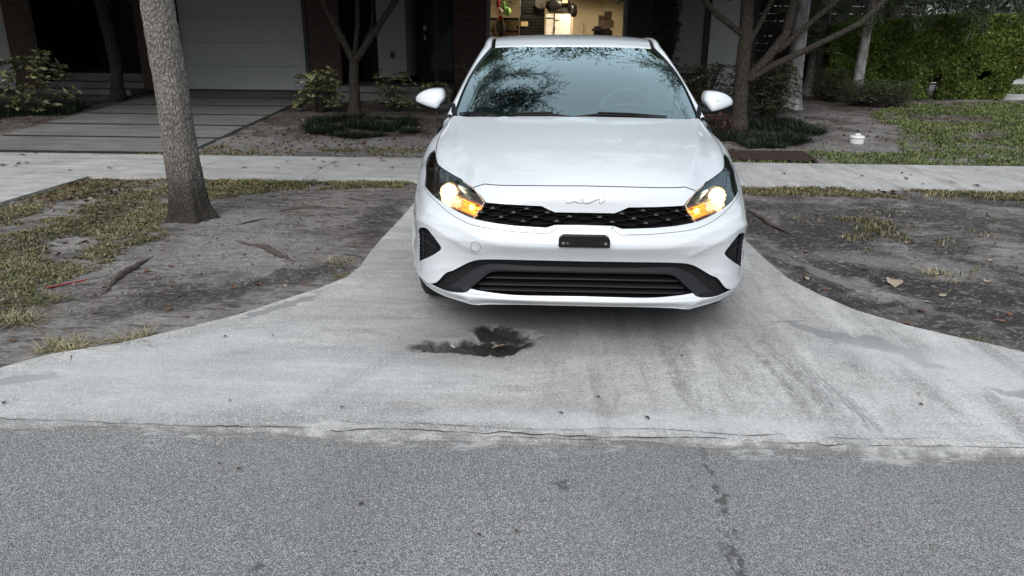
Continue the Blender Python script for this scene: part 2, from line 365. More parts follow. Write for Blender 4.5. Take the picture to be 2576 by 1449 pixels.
def dirt_h(x, y):
    n = mnoise.noise(Vector((x*1.7, y*1.7, 0)))*.018+mnoise.noise(Vector((x*6, y*6, 5)))*.012+mnoise.noise(Vector((x*13, y*13, 9)))*.008
    h = -.022+n
    if y > 5.9: h = gz(y)-.02+n*1.3
    # rutted tyre marks in the right verge
    if 1.35 < x < 3 and 0 < y < 3: h -= .018*math.exp(-((x-1.62-.30*(2.2-y)*.35)/.12)**2)
    # mound round the street tree
    h += .05*math.exp(-(((x+3.07)**2+(y-2.63)**2)/.18))
    if y < -.6 or (abs(x) < 1.25 and -1 < y < 4.3): h = -.16
    return min(h, gz(y)-.006 if abs(x) > 0 else h)
xs = np.unique(np.round(np.concatenate([np.arange(-160, -9, 12), np.arange(-9, -4, .5), np.arange(-4, 4, .07), np.arange(4, 9, .4), np.arange(9, 161, 12)]), 3))
ys = np.unique(np.round(np.concatenate([np.arange(-120, -1, 10), np.arange(-1, 4.6, .07), np.arange(4.6, 13, .18), np.arange(13, 300, 15)]), 3))
V = [(x, y, dirt_h(x, y) if -1 < y < 14 and abs(x) < 12 else gz(y)-(.03 if y > 5.9 else .06)) for y in ys for x in xs]
nx = len(xs); F = [(j*nx+i, j*nx+i+1, (j+1)*nx+i+1, (j+1)*nx+i) for j in range(len(ys)-1) for i in range(nx-1)]
link('ground', mesh('ground', V, F, True), M_DIRT, kind='structure')
# road with its worn edge
rx = np.arange(-60, 60.1, .5)
link('road', mesh('road', [(-160, -9.5, -.02), (160, -9.5, -.02), (160, -.72, -.02), (-160, -.72, -.02)], [(0, 1, 2, 3)]), M_ASPH, kind='structure')
# apron slab: fine sheet with the hole broken into it
HOLE = [(-.77, .02), (-.72, .11), (-.62, .15), (-.54, .19), (-.47, .30), (-.44, .36), (-.40, .32), (-.33, .29), (-.24, .29), (-.19, .24), (-.25, .17), (-.28, .11), (-.30, .04), (-.35, -.02), (-.48, -.005), (-.58, .02), (-.66, .02)]
def slab_sheet(loop, holes, name, mat, zf, thick=.06, step=.25, finebox=None, edge=None, **kw):
    pts = [Vector((p[0], p[1])) for p in loop]; n = len(pts); ed = [(i, (i+1) % n) for i in range(n)]
    x0 = min(p[0] for p in loop); x1 = max(p[0] for p in loop); y0 = min(p[1] for p in loop); y1 = max(p[1] for p in loop)
    X, Y = np.meshgrid(np.arange(x0+step/2, x1, step), np.arange(y0+step/2, y1, step)); m = inpoly(X, Y, loop)
    pts += [Vector((a, b)) for a, b in zip(X[m], Y[m])]
    if finebox:
        a0, a1, b0, b1, st = finebox
        X, Y = np.meshgrid(np.arange(a0, a1, st), np.arange(b0, b1, st)); m = inpoly(X, Y, loop)
        pts += [Vector((a+rnd.uniform(-.3, .3)*st, b+rnd.uniform(-.3, .3)*st)) for a, b in zip(X[m], Y[m])]
    r_ = delaunay_2d_cdt(pts, ed, [], 0, 1e-5)
    vv, ff = r_[0], r_[2]
    V = [(p.x, p.y, zf(p.x, p.y)) for p in vv]
    F = []
    for f in ff:
        cx = sum(vv[i].x for i in f)/3; cy = sum(vv[i].y for i in f)/3
        if inpoly(np.array([cx]), np.array([cy]), loop)[0]: F.append(tuple(f))
    k = len(V); V2 = []; F2 = []
    area = sum(loop[i][0]*loop[(i+1) % n][1]-loop[(i+1) % n][0]*loop[i][1] for i in range(n))
    for i in range(n):
        x, y = loop[i]; V2 += [(x, y, zf(x, y)), (x, y, zf(x, y)-thick)]
    for i in range(n):
        a = k+2*i; b = k+2*((i+1) % n); q = (a, a+1, b+1, b); F2.append(q if area > 0 else q[::-1])
    me = mesh(name, V+V2, F+F2)
    if edge:
        me.materials.append(mat); me.materials.append(edge)
        for i in range(len(F), len(F)+len(F2)):
            if abs(me.polygons[i].normal.y) > .5: me.polygons[i].material_index = 1
    return link(name, me, mat, **kw)
M_MOSS = plain('mossy_slab_edge', (.018, .020, .014), .95, .4, 40)
def holedepth(x, y):
    d = 1e9; n = len(HOLE)
    for i in range(n):
        ax, ay = HOLE[i]; bx, by = HOLE[(i+1) % n]; t = max(0, min(1, ((x-ax)*(bx-ax)+(y-ay)*(by-ay))/((bx-ax)**2+(by-ay)**2)))
        d = min(d, math.hypot(x-ax-t*(bx-ax), y-ay-t*(by-ay)))
    d += .012*mnoise.noise(Vector((x*30, y*30, 0)))
    if inpoly(np.array([x]), np.array([y]), HOLE)[0]: return -min(1, max(0, d+.008)/.022)*(.034+.012*mnoise.noise(Vector((x*45, y*45, 2))))
    return -.012*max(0, 1-max(d, 0)/.03)
def apron_z(x, y):
    z = .0015*mnoise.noise(Vector((x*2, y*2, 0)))
    if -1 < x < 0 and -.2 < y < .5: z += holedepth(x, y)
    # crumbling lip towards the road
    if y < -.69: z -= .012*max(0, min(1, (-.69-y)/.09))*(.6+.8*mnoise.noise(Vector((x*12, y*30, 1))))
    return z
slab_sheet(APRON_LOOP, None, 'driveway_apron', M_CON, apron_z, finebox=(-.95, -.05, -.12, .45, .016), kind='structure')
# cracks that wander along the broken edge of the apron
M_CRACK = plain('crack_filth', (.035, .034, .033), .95, .3, 60)
def crack(y0, x0, x1, w, amp, seed, name='crack'):
    mb = MB(); L = []; Rr = []
    for x in np.arange(x0, x1, .022):
        y = y0+amp*(mnoise.noise(Vector((x*2.1, seed, 0)))+.45*mnoise.noise(Vector((x*9, seed, 4)))+.2*mnoise.noise(Vector((x*30, seed, 8))))
        ww = w*(.35+abs(mnoise.noise(Vector((x*7, seed, 11))))*1.9); z = apron_z(x, y)+.004
        L.append((x, y-ww/2, z)); Rr.append((x, y+ww/2, z))
    return mb.grid([L, Rr]).build(name, M_CRACK, kind='structure')
crack(-.745, -2.6, -1.05, .0045, .028, 1.3); crack(-.742, -.98, .52, .005, .030, 2.3); crack(-.742, .58, 2.4, .0042, .028, 3.3)
crack(-.70, -.95, .75, .003, .035, 5.1); crack(-.705, .9, 2.3, .0025, .03, 7.7); crack(-.765, -.5, .1, .003, .02, 9.7)
# sidewalk slabs and the neighbour's driveway apron
def xbox(a, b, y0, y1): return [(a, y0), (b, y0), (b, y1), (a, y1)]
walk = thing('sidewalk', 'pale concrete sidewalk crossing behind the car', 'sidewalk'); del walk['category']; del walk['label']; walk['kind'] = 'structure'
jx = [-12, -10.2, -8.75, -7.3, -5.73, -4.08, -2.70, -1.28, .12, 1.55, 3.47, 5.27, 6.9, 8.6, 11, 14]
for a, b in zip(jx[:-1], jx[1:]):
    slab_sheet(xbox(a+.004, b-.004, 4.402, 5.93), None, 'concrete_slab', M_WALK, lambda x, y: .004*0, .08, .5, parent=walk)
slab_sheet([(-12, -.62), (-6.01, -.60), (-5.6, .2), (-5.2, 1.2), (-5.05, 2.1), (-5.02, 3.08), (-5.01, 4.395), (-12, 4.395)][::1], None, 'neighbour_apron', M_WALK, lambda x, y: -.001, .06, .5, kind='structure')
drive = thing('driveway', '', ''); del drive['category']; del drive['label']; drive['kind'] = 'structure'
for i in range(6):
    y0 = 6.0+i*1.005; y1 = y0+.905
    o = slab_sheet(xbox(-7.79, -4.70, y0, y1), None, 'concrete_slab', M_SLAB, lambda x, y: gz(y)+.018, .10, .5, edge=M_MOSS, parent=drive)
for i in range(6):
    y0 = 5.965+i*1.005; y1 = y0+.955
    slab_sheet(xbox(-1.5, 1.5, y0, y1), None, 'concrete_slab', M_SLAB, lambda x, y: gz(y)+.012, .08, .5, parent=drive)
# short path beyond the hedge and a road far right
slab_sheet([(8.9, 12.3), (12.5, 11.2), (14, 11.6), (14, 12.6), (9.4, 13.4)], None, 'path', M_WALK, lambda x, y: gz(y)+.012, .05, .6, kind='structure')
link('side_road', mesh('side_road', [(9, 17.5, .375), (60, 14, .375), (60, 21, .375), (9, 25, .375)], [(0, 1, 2, 3)]), M_WALK, kind='structure')

# ------------------------------------------------------------------ grass, as blades
M_GRASS = leafmat('grass_blade', [(0, (.055, .07, .028)), (.40, (.11, .125, .048)), (.6, (.18, .17, .08)), (.8, (.29, .24, .14)), (1, (.38, .31, .20))], .6, .3)
M_LAWN = leafmat('lawn_blade', [(0, (.065, .11, .027)), (.55, (.125, .175, .05)), (.85, (.20, .24, .08)), (1, (.34, .30, .16))], .6, .3)
M_STRAW = leafmat('straw_blade', [(0, (.10, .11, .045)), (.4, (.30, .26, .15)), (1, (.46, .40, .27))], .7, .2)
M_MONDO = leafmat('mondo_blade', [(0, (.012, .022, .014)), (.7, (.025, .042, .022)), (1, (.05, .065, .03))], .5, .4)
def blades(name, poly, n, h, mat, seed=0, patch=None, hole=None, zf=None, lean=.8, wid=.004, kind='stuff', clump=0, **kw):
    rs = np.random.RandomState(seed); x0, x1 = min(p[0] for p in poly), max(p[0] for p in poly); y0, y1 = min(p[1] for p in poly), max(p[1] for p in poly)
    X = rs.uniform(x0, x1, n*3); Y = rs.uniform(y0, y1, n*3); m = inpoly(X, Y, poly); X = X[m]; Y = Y[m]
    if patch:
        sc_, thr = patch
        k = np.array([mnoise.noise(Vector((x*sc_, y*sc_, seed))) + .5*mnoise.noise(Vector((x*sc_*3, y*sc_*3, seed+2))) for x, y in zip(X, Y)])
        m = k > thr+rs.uniform(-.12, .12, len(k)); X = X[m]; Y = Y[m]
    X = X[:n]; Y = Y[:n]; n = len(X)
    Z = np.array([(zf or dirt_h)(x, y) for x, y in zip(X, Y)])-.004
    a = rs.uniform(0, 2*np.pi, n); L = h*(.45+.9*rs.rand(n)); ln = lean*(.3+rs.rand(n))
    dx = np.cos(a); dy = np.sin(a); P = np.stack([X, Y, Z], 1)
    W = wid*(.7+.6*rs.rand(n)); s = np.stack([-dy, dx, 0*dx], 1)*W[:, None]
    tip = P+np.stack([dx*L*ln, dy*L*ln, L*np.sqrt(np.maximum(.1, 1-(ln*.7)**2))], 1)
    mid = P+(tip-P)*.55+np.array([0, 0, 1])*(L*.18)[:, None]
    V = np.stack([P-s, P+s, mid+s*.8, mid-s*.8, tip], 1).reshape(-1, 3); i = np.arange(n)*5
    F = np.concatenate([np.stack([i, i+1, i+2], 1), np.stack([i, i+2, i+3], 1), np.stack([i+3, i+2, i+4], 1)])
    if kind: kw['kind'] = kind
    return link(name, np_mesh(name, V, F), mat, **kw)
GL = [(-5.0, 2.2), (-5.0, 4.37), (-4.54, 4.38), (-3.64, 4.38), (-2.93, 4.36), (-2.54, 4.15), (-2.98, 3.75), (-3.23, 3.36), (-3.35, 3.0), (-3.3, 2.65), (-3.2, 2.3), (-2.98, 2.05), (-3.15, 1.75), (-3.05, 1.32), (-3.14, .98), (-3.12, .76), (-2.99, .37), (-3.04, .25), (-3.5, .1), (-4.8, .6)]
blades('grass', GL, 70000, .026, M_GRASS, 1, (2.4, -.30), lean=2.0)
blades('grass', [(-3.6, 4.1), (-1.37, 4.1), (-1.37, 4.38), (-3.6, 4.39)], 5200, .035, M_GRASS, 2, (3, -.22))
blades('grass', [(-3.1, 3.7), (-1.9, 4.0), (-1.6, 4.3), (-3.1, 4.3)], 1800, .035, M_GRASS, 12, (3, .02))
blades('grass', [(1.36, 4.0), (5.2, 3.95), (5.2, 4.38), (1.36, 4.38)], 7000, .035, M_GRASS, 3, (2.2, -.12))
blades('grass', [(1.8, 1.0), (4.2, .8), (4.5, 4), (1.9, 3.9)], 2600, .035, M_GRASS, 4, (2.3, .42))
blades('grass', [(2.1, 2.3), (2.7, 2.3), (2.7, 3.1), (2.1, 3.1)], 900, .035, M_GRASS, 41, (3, .0))
blades('grass', [(-4.6, 5.97), (-1.55, 5.97), (-1.55, 6.6), (-4.6, 6.6)], 2600, .035, M_GRASS, 5, (1.9, .12))
LAWN = [(1.9, 5.97), (6.5, 5.97), (11, 6.5), (11.5, 11.0), (8.6, 11.75), (6.3, 11.1), (5.32, 9.9), (5.25, 8.9), (5.13, 8.0), (5.0, 7.3), (5.3, 6.9), (4.2, 6.75), (3.0, 6.75), (1.9, 6.3)]
blades('grass', LAWN, 60000, .038, M_LAWN, 6, (1.3, -.16), wid=.006, lean=1.1)
blades('grass', [(4.2, 6.0), (11, 6.0), (11, 11.2), (6.5, 11.2), (5.3, 9)], 20000, .045, M_LAWN, 61, (1.1, -.12), wid=.006, lean=1.1)
blades('grass', [(9, 13.6), (15, 12.8), (18, 16), (10, 17.3)], 9000, .07, M_LAWN, 62, None, wid=.02)
blades('mondo_grass', [(-3.75, 7.6), (-3.9, 9.1), (-2.3, 8.9), (-2.0, 7.7), (-2.8, 7.25)], 9000, .12, M_MONDO, 7, (2.8, .0), lean=1.9, wid=.004)
blades('mondo_grass', [(1.95, 6.9), (2.4, 9.2), (3.8, 9.3), (4.05, 8.3), (3.7, 7.55), (2.98, 6.9)], 12000, .12, M_MONDO, 8, (2.8, .0), lean=1.9, wid=.004)
blades('mondo_grass', [(-9.6, 8.4), (-9.5, 9.8), (-8.2, 9.9), (-8.0, 8.9)], 3500, .16, M_MONDO, 9, None, lean=1.0, wid=.004)
blades('grass', xbox(-7.8, -4.7, 5.92, 5.97), 900, .03, M_GRASS, 14, (4, -.2))
for k in range(2): blades('grass', xbox(-7.8, -4.7, 6.92+k*1.005, 6.99+k*1.005), 500, .02, M_GRASS, 15+k, (4, -.25), zf=lambda x, y: gz(y)-.01)
def litter(name, poly, n, size, mat, seed, **kw):
    rs = np.random.RandomState(seed); x0, x1 = min(p[0] for p in poly), max(p[0] for p in poly); y0, y1 = min(p[1] for p in poly), max(p[1] for p in poly)
    X = rs.uniform(x0, x1, n*3); Y = rs.uniform(y0, y1, n*3); m = inpoly(X, Y, poly); X = X[m][:n]; Y = Y[m][:n]
    P = np.array([(x, y, max(dirt_h(x, y), -.1)+.008) for x, y in zip(X, Y)]); D = rs.normal(size=(len(P), 3)); D[:, 2] = 0; D /= np.linalg.norm(D, axis=1, keepdims=True)
    V, F = leaves(P, size, D, .5, .4, .25, rs); return link(name, np_mesh(name, V, F), mat, kind='stuff', **kw)
M_LITTER = leafmat('leaf_litter', [(0, (.045, .026, .016)), (.5, (.09, .055, .037)), (.85, (.17, .115, .075)), (1, (.34, .30, .24))], .7, .2)
litter('leaf_litter', [(-5, 3.1), (-5, 4.3), (-4.2, 4.3), (-4.2, 3.2)], 300, .055, M_LITTER, 3)
litter('leaf_litter', GL, 420, .045, M_LITTER, 4)
litter('leaf_litter', [(-4.6, 6.0), (-1.6, 6.0), (-1.6, 9), (-4.6, 9)], 700, .05, M_LITTER, 5)
litter('leaf_litter', [(1.6, 6.0), (7, 6.0), (8, 10), (2, 10)], 700, .05, M_LITTER, 6)
litter('leaf_litter', [(-9.8, 6.1), (-7.9, 6.1), (-7.9, 10), (-9.8, 10)], 350, .05, M_LITTER, 7)
litter('leaf_litter', [(-3.0, .0), (-1.4, 1.4), (-1.4, 4.2), (-3.0, 4.2)], 260, .022, M_LITTER, 8)
litter('leaf_litter', [(1.4, 1.3), (4.5, -.2), (5, 4.2), (1.4, 4.2)], 330, .024, M_LITTER, 9)
litter('leaf_litter', [(1.4, 4.1), (5, 4.1), (5, 4.4), (1.4, 4.4)], 110, .05, M_LITTER, 10)

M_TWIGD = leafmat('dark_twig', [(0, (.03, .024, .02)), (.7, (.07, .055, .045)), (1, (.14, .12, .10))], .9, .1)
M_TWIGL = leafmat('pale_straw_bits', [(0, (.16, .14, .11)), (.6, (.32, .29, .24)), (1, (.55, .53, .49))], .9, .1)
DL = [(-3.1, .0), (-1.5, 1.3), (-1.42, 4.1), (-3.2, 4.0), (-3.0, 2.2)]; DR = [(1.45, 1.3), (2.2, .25), (4.6, -.3), (5.2, 4.1), (1.42, 4.1)]
for i, (pl_, n_) in enumerate(((DL, 1500), (DR, 2200))):
    blades('twig_debris', pl_, n_, .022, M_TWIGD, 400+i, None, lean=3.2, wid=.0022)
    blades('straw_debris', pl_, n_//2, .018, M_TWIGL, 410+i, None, lean=3.2, wid=.0024)
blades('twig_debris', [(-4.6, 6.0), (-1.6, 6.0), (-1.6, 9), (-4.6, 9)], 900, .05, M_TWIGD, 420, None, lean=3, wid=.004)
blades('twig_debris', [(1.9, 6.7), (5.2, 6.7), (5.3, 10.5), (2, 10)], 900, .05, M_TWIGD, 421, None, lean=3, wid=.004)
# ================================================================== HOUSE
M_WHITE = plain('painted_stucco', (.56, .57, .57), .85, .05, 40, .15)
M_GREY = plain('grey_stucco', (.30, .30, .29), .85, .06, 40, .15)
M_DOOR = plain('garage_door_paint', (.44, .46, .47), .55, .03, 6, .02)
M_BLACK = plain('black_paint', (.012, .012, .014), .5, .2, 10)
M_PLANK = plain('dark_stained_wood', (.050, .021, .015), .6, .35, 7, .25)
M_PLANK2 = plain('near_black_wood', (.018, .015, .014), .55, .3, 7, .2)
M_BRICKISH = plain('brown_cladding', (.10, .065, .045), .8, .3, 9, .3)
M_CREAM = plain('cream_plaster', (.66, .55, .38), .8, .04, 3, .03)
M_STEEL = plain('brushed_steel', (.45, .45, .46), .35, .1, 30, 0, Metallic=1.0)
FY = 11.9
house = thing('house', 'modern two-storey townhouse with white and brown plank walls and two garages', 'house', (0, FY, .36))
H = Matrix.Translation((0, -FY, -.36))
def hb(name, a, b, mat, bevel=0, parent=house):
    return MB().box(a, b, H if parent is house else None).build(name, mat, parent, bevel=bevel)
GF = .36
# lower storey pieces (world coordinates)
def planks(x0, x1, y, z0, z1, h, mat, t=.03, gap=.008, name='plank'):
    z = z0; hb('backing', (x0, y+t, z0), (x1, y+t+.2, z1), M_BLACK)
    while z < z1-.02:
        dz = min(h-gap, z1-z-.001)
        hb(name, (x0+.002, y+rnd.uniform(-.003, .003), z), (x1-.002, y+t-.001, z+dz), mat); z += h
TOP = 3.05
planks(-4.86, -4.22, FY, GF, TOP, .155, M_PLANK)
planks(-1.98, -1.34, FY, GF, TOP, .155, M_PLANK)
planks(1.36, 2.16, FY+.02, GF, TOP, .155, M_PLANK2)
planks(-8.28, -7.56, FY, GF, TOP, .155, M_PLANK)
planks(-11.0, -10.45, FY+.1, GF, TOP, .18, M_BRICKISH)
hb('wall', (-4.20, FY+1.6, GF), (-3.50, FY+1.8, TOP), M_BLACK)
hb('wall', (-3.49, FY+.05, .66), (-2.93, FY+1.5, TOP), M_GREY)
hb('wall', (-2.92, FY+1.4, GF), (-1.99, FY+1.6, TOP), M_BLACK)
hb('inner_wall', (-15, 14.4, .1), (-1.9, 14.6, 3.04), M_BLACK); hb('inner_wall', (-10.44, 12.0, .1), (-10.40, 14.39, 3.04), M_BLACK); hb('inner_wall', (-8.32, 12.2, .1), (-8.285, 14.39, 3.04), M_BLACK); hb('inner_wall', (-4.22, 12.2, .1), (-4.19, 14.39, 3.04), M_BLACK)
hb('wall', (-15, FY+.4, GF), (-11.02, FY+.6, TOP), M_WHITE)
hb('wall', (-10.44, FY+2.2, GF), (-8.29, FY+2.4, TOP), M_BLACK)
hb('wall', (2.17, FY+.03, .80), (2.83, FY+.25, TOP+.02), M_GREY)
hb('wall', (2.94, FY-.03, .30), (3.52, FY+.6, TOP), M_WHITE)
hb('column', (2.835, FY, .34), (2.935, FY+.2, TOP), M_BLACK)
hb('base_wall', (1.9, FY+.1, .2), (2.83, FY+.3, .79), M_BLACK)
hb('wall', (3.54, FY+.4, GF), (3.95, FY+.6, TOP), M_BLACK)
hb('wall', (3.75, FY+.55, GF), (3.95, FY+5.5, TOP), M_BLACK)
# unseen upper storey, set out over the entrances to shade them, and the roof
hb('upper_wall', (-15, 10.6, 3.06), (3.9, 18.5, 6.2), M_WHITE)
hb('roof', (-15.3, 10.2, 6.21), (4.2, 18.9, 6.45), M_GREY)
for x in (-13.2, -9.2, -5.9, -3.0, .1, 2.6):
    hb('window', (x-.7, 10.57, 3.9), (x+.7, 10.64, 5.3), M_BLACK)
# porch slab and steps
hb('porch', (-4.2, FY-.6, .2), (-1.99, FY+1.39, .52), M_SLAB)
hb('step', (-4.1, FY-1.0, .2), (-2.1, FY-.61, .42), M_SLAB)
hb('porch', (-10.44, FY+.6, .2), (-8.29, FY+2.19, .66), M_SLAB)
hb('step', (-10.44, FY+.1, .2), (-8.29, FY+.59, .51), M_SLAB)
hb('step', (-10.44, FY-.5, .2), (-8.29, FY+.09, .40), M_SLAB)
# entrance door with lever and keypad
fd = hb('front_door', (-2.80, FY+1.30, .55), (-2.02, FY+1.36, 2.62), M_PLANK2, .004)
def sub(name, a, b, mat, parent, bevel=0): return MB().box(a, b, H).build(name, mat, parent, bevel=bevel)
sub('handle', (-2.76, FY+1.24, 1.36), (-2.72, FY+1.299, 1.46), M_STEEL, fd); sub('keypad', (-2.77, FY+1.27, 1.56), (-2.71, FY+1.299, 1.66), M_STEEL, fd)
sub('glass_pane', (-2.62, FY+1.285, .75), (-2.15, FY+1.299, 2.45), plain('dark_door_glass', (.02, .022, .025), .1, .1, 3, 0), fd)
ob = hb('outlet_cover', (-3.24, FY+.02, 1.02), (-3.15, FY+.049, 1.15), M_BLACK, .004)
# house number on the right-hand white wall
nm = MB(); pts = [Vector((3.26+.028*math.cos(a), FY-.036, 2.155+.048*math.sin(a))) for a in np.linspace(0, 2*math.pi, 25)]
nm.v = []; nm.tube([H @ p for p in pts], .008, 6, False).build('house_number', M_BLACK, house)
# left garage: closed sectional door
def garage_frame(x0, x1, top, mat):
    hb('door_frame', (x0-.07, FY-.02, GF), (x0, FY+.18, top+.08), mat); hb('door_frame', (x1, FY-.02, GF), (x1+.07, FY+.18, top+.08), mat)
    hb('door_header', (x0-.07, FY-.02, top+.081), (x1+.07, FY+.2, TOP-.001), mat)
garage_frame(-7.45, -4.93, 2.55, M_BLACK)
gd = hb('garage_door', (-7.44, FY+.14, GF+.03), (-4.94, FY+.19, 2.62), M_BLACK)
for i in range(5):
    z0 = GF+.035+i*.451
    p_ = MB().box((-7.435, FY+.09, z0), (-4.945, FY+.139, z0+.446), H).build('door_panel', M_DOOR, gd, bevel=.004)
sub('bottom_seal', (-7.435, FY+.085, GF+.005), (-4.945, FY+.12, GF+.034), M_BLACK, gd)
# right garage: open, lit room
garage_frame(-1.27, 1.29, 2.75, M_STEEL if False else plain('grey_door_trim', (.16, .16, .16), .6, .1))
hb('garage_back_wall', (-1.75, 17.0, GF), (1.95, 17.1, TOP-.01), M_CREAM); hb('garage_side_wall', (-1.85, FY+.25, GF), (-1.751, 17.0, TOP-.01), M_CREAM)
hb('garage_side_wall', (1.951, FY+.25, GF), (2.05, 17.0, TOP-.01), M_CREAM); hb('garage_ceiling', (-1.85, FY+.25, TOP-.10), (2.05, 17.1, TOP-.012), M_CREAM)
hb('garage_floor', (-1.85, FY+.0, .2), (2.05, 17.0, GF+.001), M_SLAB)
hb('shelf_board', (-1.74, 16.2, 1.56), (-.25, 16.95, 1.60), M_PLANK2)
hb('wall_trim', (-1.74, 16.93, 1.86), (-.45, 16.99, 1.91), M_PLANK2)
# door to the house in the back wall of the garage
idr = hb('inner_door', (1.38, 16.94, GF), (1.93, 16.999, 2.6), plain('cream_door', (.62, .53, .38), .55, .03)); sub('hinge', (1.385, 16.91, 1.70), (1.41, 16.939, 1.85), M_STEEL, idr); sub('hinge', (1.385, 16.91, 2.28), (1.41, 16.939, 2.43), M_STEEL, idr)
hb('door_casing', (1.30, 16.93, GF), (1.37, 16.999, 2.65), plain('cream_casing', (.70, .62, .45), .6, .03))
# lamp in the ceiling of the open garage
M_BULB = emis('garage_bulb', (1, .80, .50), 6)
lamp = thing('ceiling_lamp', 'warm light fixture on the ceiling of the open garage', 'lamp', (.2, 14.4, TOP-.10))
MB().box((-.5, -.1, -.06), (.5, .1, -.001)).build('lamp_housing', M_CREAM, lamp); MB().box((-.48, -.08, -.075), (.48, .08, -.061)).build('lamp_diffuser', M_BULB, lamp)
al = bpy.data.lights.new('garage_light', 'AREA'); al.shape = 'RECTANGLE'; al.size = 1.0; al.size_y = .16; al.energy = 170; al.color = (1, .84, .60)
ao = bpy.data.objects.new('garage_light', al); COL.objects.link(ao); ao.location = (.2, 14.2, TOP-.19)

# ------------------------------------------------------------------ things kept in the garage
M_WPL = plain('white_plastic', (.74, .68, .62), .4, .03, 10, 0); M_BPL = plain('black_plastic', (.007, .0065, .006), .4, .3, 20, .05)
M_KHAKI = plain('black_ribbed_plastic', (.016, .015, .012), .45, .2, 10, .05)
M_CARD = plain('cardboard', (.045, .024, .012), .85, .12, 12, .1); M_RED = plain('red_cloth', (.40, .02, .025), .8, .2, 20, .1)
M_GREEN = plain('pale_green_cloth', (.28, .55, .16), .8, .12, 9, .1); M_PINK = plain('beige_cloth', (.62, .42, .34), .8, .1, 9, .1)
M_PINE = leafmat('plastic_greenery', [(0, (.01, .03, .012)), (1, (.04, .09, .03))], .6, .3)
c = thing('white_cabinet', 'tall white two-door cabinet standing against the garage back wall', 'cabinet', (.125, 15.05, .36))
for nm_, x0, x1 in (('narrow_door', -.325, -.135), ('wide_door', -.125, .24)):
    MB().box((x0, -.25, .08), (x1, -.2, 1.585)).build(nm_, M_WPL, c, bevel=.012)
MB().box((-.33, -.199, .0), (.245, .35, 1.57)).build('cabinet_body', M_WPL, c, bevel=.01); MB().box((.245, -.18, .3), (.30, .3, 1.53)).build('side_rail', plain('beige_side', (.45, .36, .27), .5), c)
MB().box((-.32, -.262, 1.50), (-.14, -.251, 1.51)).build('handle', M_STEEL, c); MB().box((-.11, -.262, 1.455), (0, -.2505, 1.465)).build('nameplate', M_STEEL, c)
u = thing('broom', 'black broom leaning upright in front of the white cabinet', 'broom', (-.005, 14.75, .36)); MB().tube([(0, 0, .2), (0, 0, 1.78)], .011, 8).build('handle', M_BPL, u)
MB().tube([(0, 0, 1.20), (0, 0, 1.26), (0, 0, 1.33)], [.012, .027, .012], 8).build('grip', M_BPL, u)
s = thing('ribbed_cabinet', 'black ribbed plastic storage cabinet left of the white cabinet', 'cabinet', (-.50, 15.2, .36))
MB().box((-.29, -.2, 0), (.27, .35, 2.05)).build('cabinet_body', M_KHAKI, s, bevel=.02)
for i in range(16):
    z = .95+i*.066
    if i == 9: continue
    MB().box((-.275, -.232, z), (.255, -.201, z+.05)).build('rib', M_KHAKI, s, bevel=.008)
MB().box((-.27, -.26, 1.32), (-.11, -.233, 1.42)).build('label_card', plain('tan_card', (.55, .42, .22), .8), s)
MB().tube([(-.30, -.22, .9), (-.31, -.23, 1.5), (-.285, -.24, 1.60), (-.30, -.23, 2.0)], .012, 8).build('chrome_strap', M_STEEL, s)
def bag(name, label, loc, scale, mat, seed, **kw):
    me = bpy.data.meshes.new(name); bm = bmesh.new(); bmesh.ops.create_icosphere(bm, subdivisions=3, radius=1)
    for v in bm.verts:
        n = mnoise.noise(v.co*1.9+Vector((seed, 0, 0)))*.28+mnoise.noise(v.co*4.5+Vector((seed, 5, 0)))*.12
        v.co = v.co*(1+n); v.co.x *= scale[0]; v.co.y *= scale[1]; v.co.z = max(v.co.z, -.85)*scale[2]
    bm.to_mesh(me); bm.free(); me.polygons.foreach_set('use_smooth', [True]*len(me.polygons))
    return link(name, me, mat, loc=loc, label=label, cat='bag', **kw)
bag('duffel_bag', 'bulky black duffel bag piled on top of the white cabinet', (.10, 15.0, 2.12), (.30, .2, .17), M_BPL, 1)
bag('backpack', 'small black backpack hanging off the right corner of the white cabinet', (.42, 14.95, 2.02), (.09, .1, .16), M_BPL, 4)
t = thing('sports_helmet', 'glossy black helmet with a bright visor on the duffel bag', 'helmet', (.22, 14.86, 2.20)); MB().lathe([(0, .09), (.05, .08), (.09, .04), (.10, -.02), (.09, -.06)], 16).build('shell', M_BPL, t, smooth=True)
MB().box((-.06, -.108, -.02), (.06, -.092, .03)).build('visor', plain('amber_visor', (.8, .55, .2), .2), t)
g = thing('hanging_disc', 'round grey-brown disc hanging in front of the ribbed cabinet', 'plate', (-.33, 14.86, 2.18)); MB().lathe([(0, .02), (.12, .02), (.13, 0), (0, 0)], 28, Matrix.Rotation(R(90), 4, 'X')).build('disc', plain('grey_brown', (.06, .05, .04), .6), g)
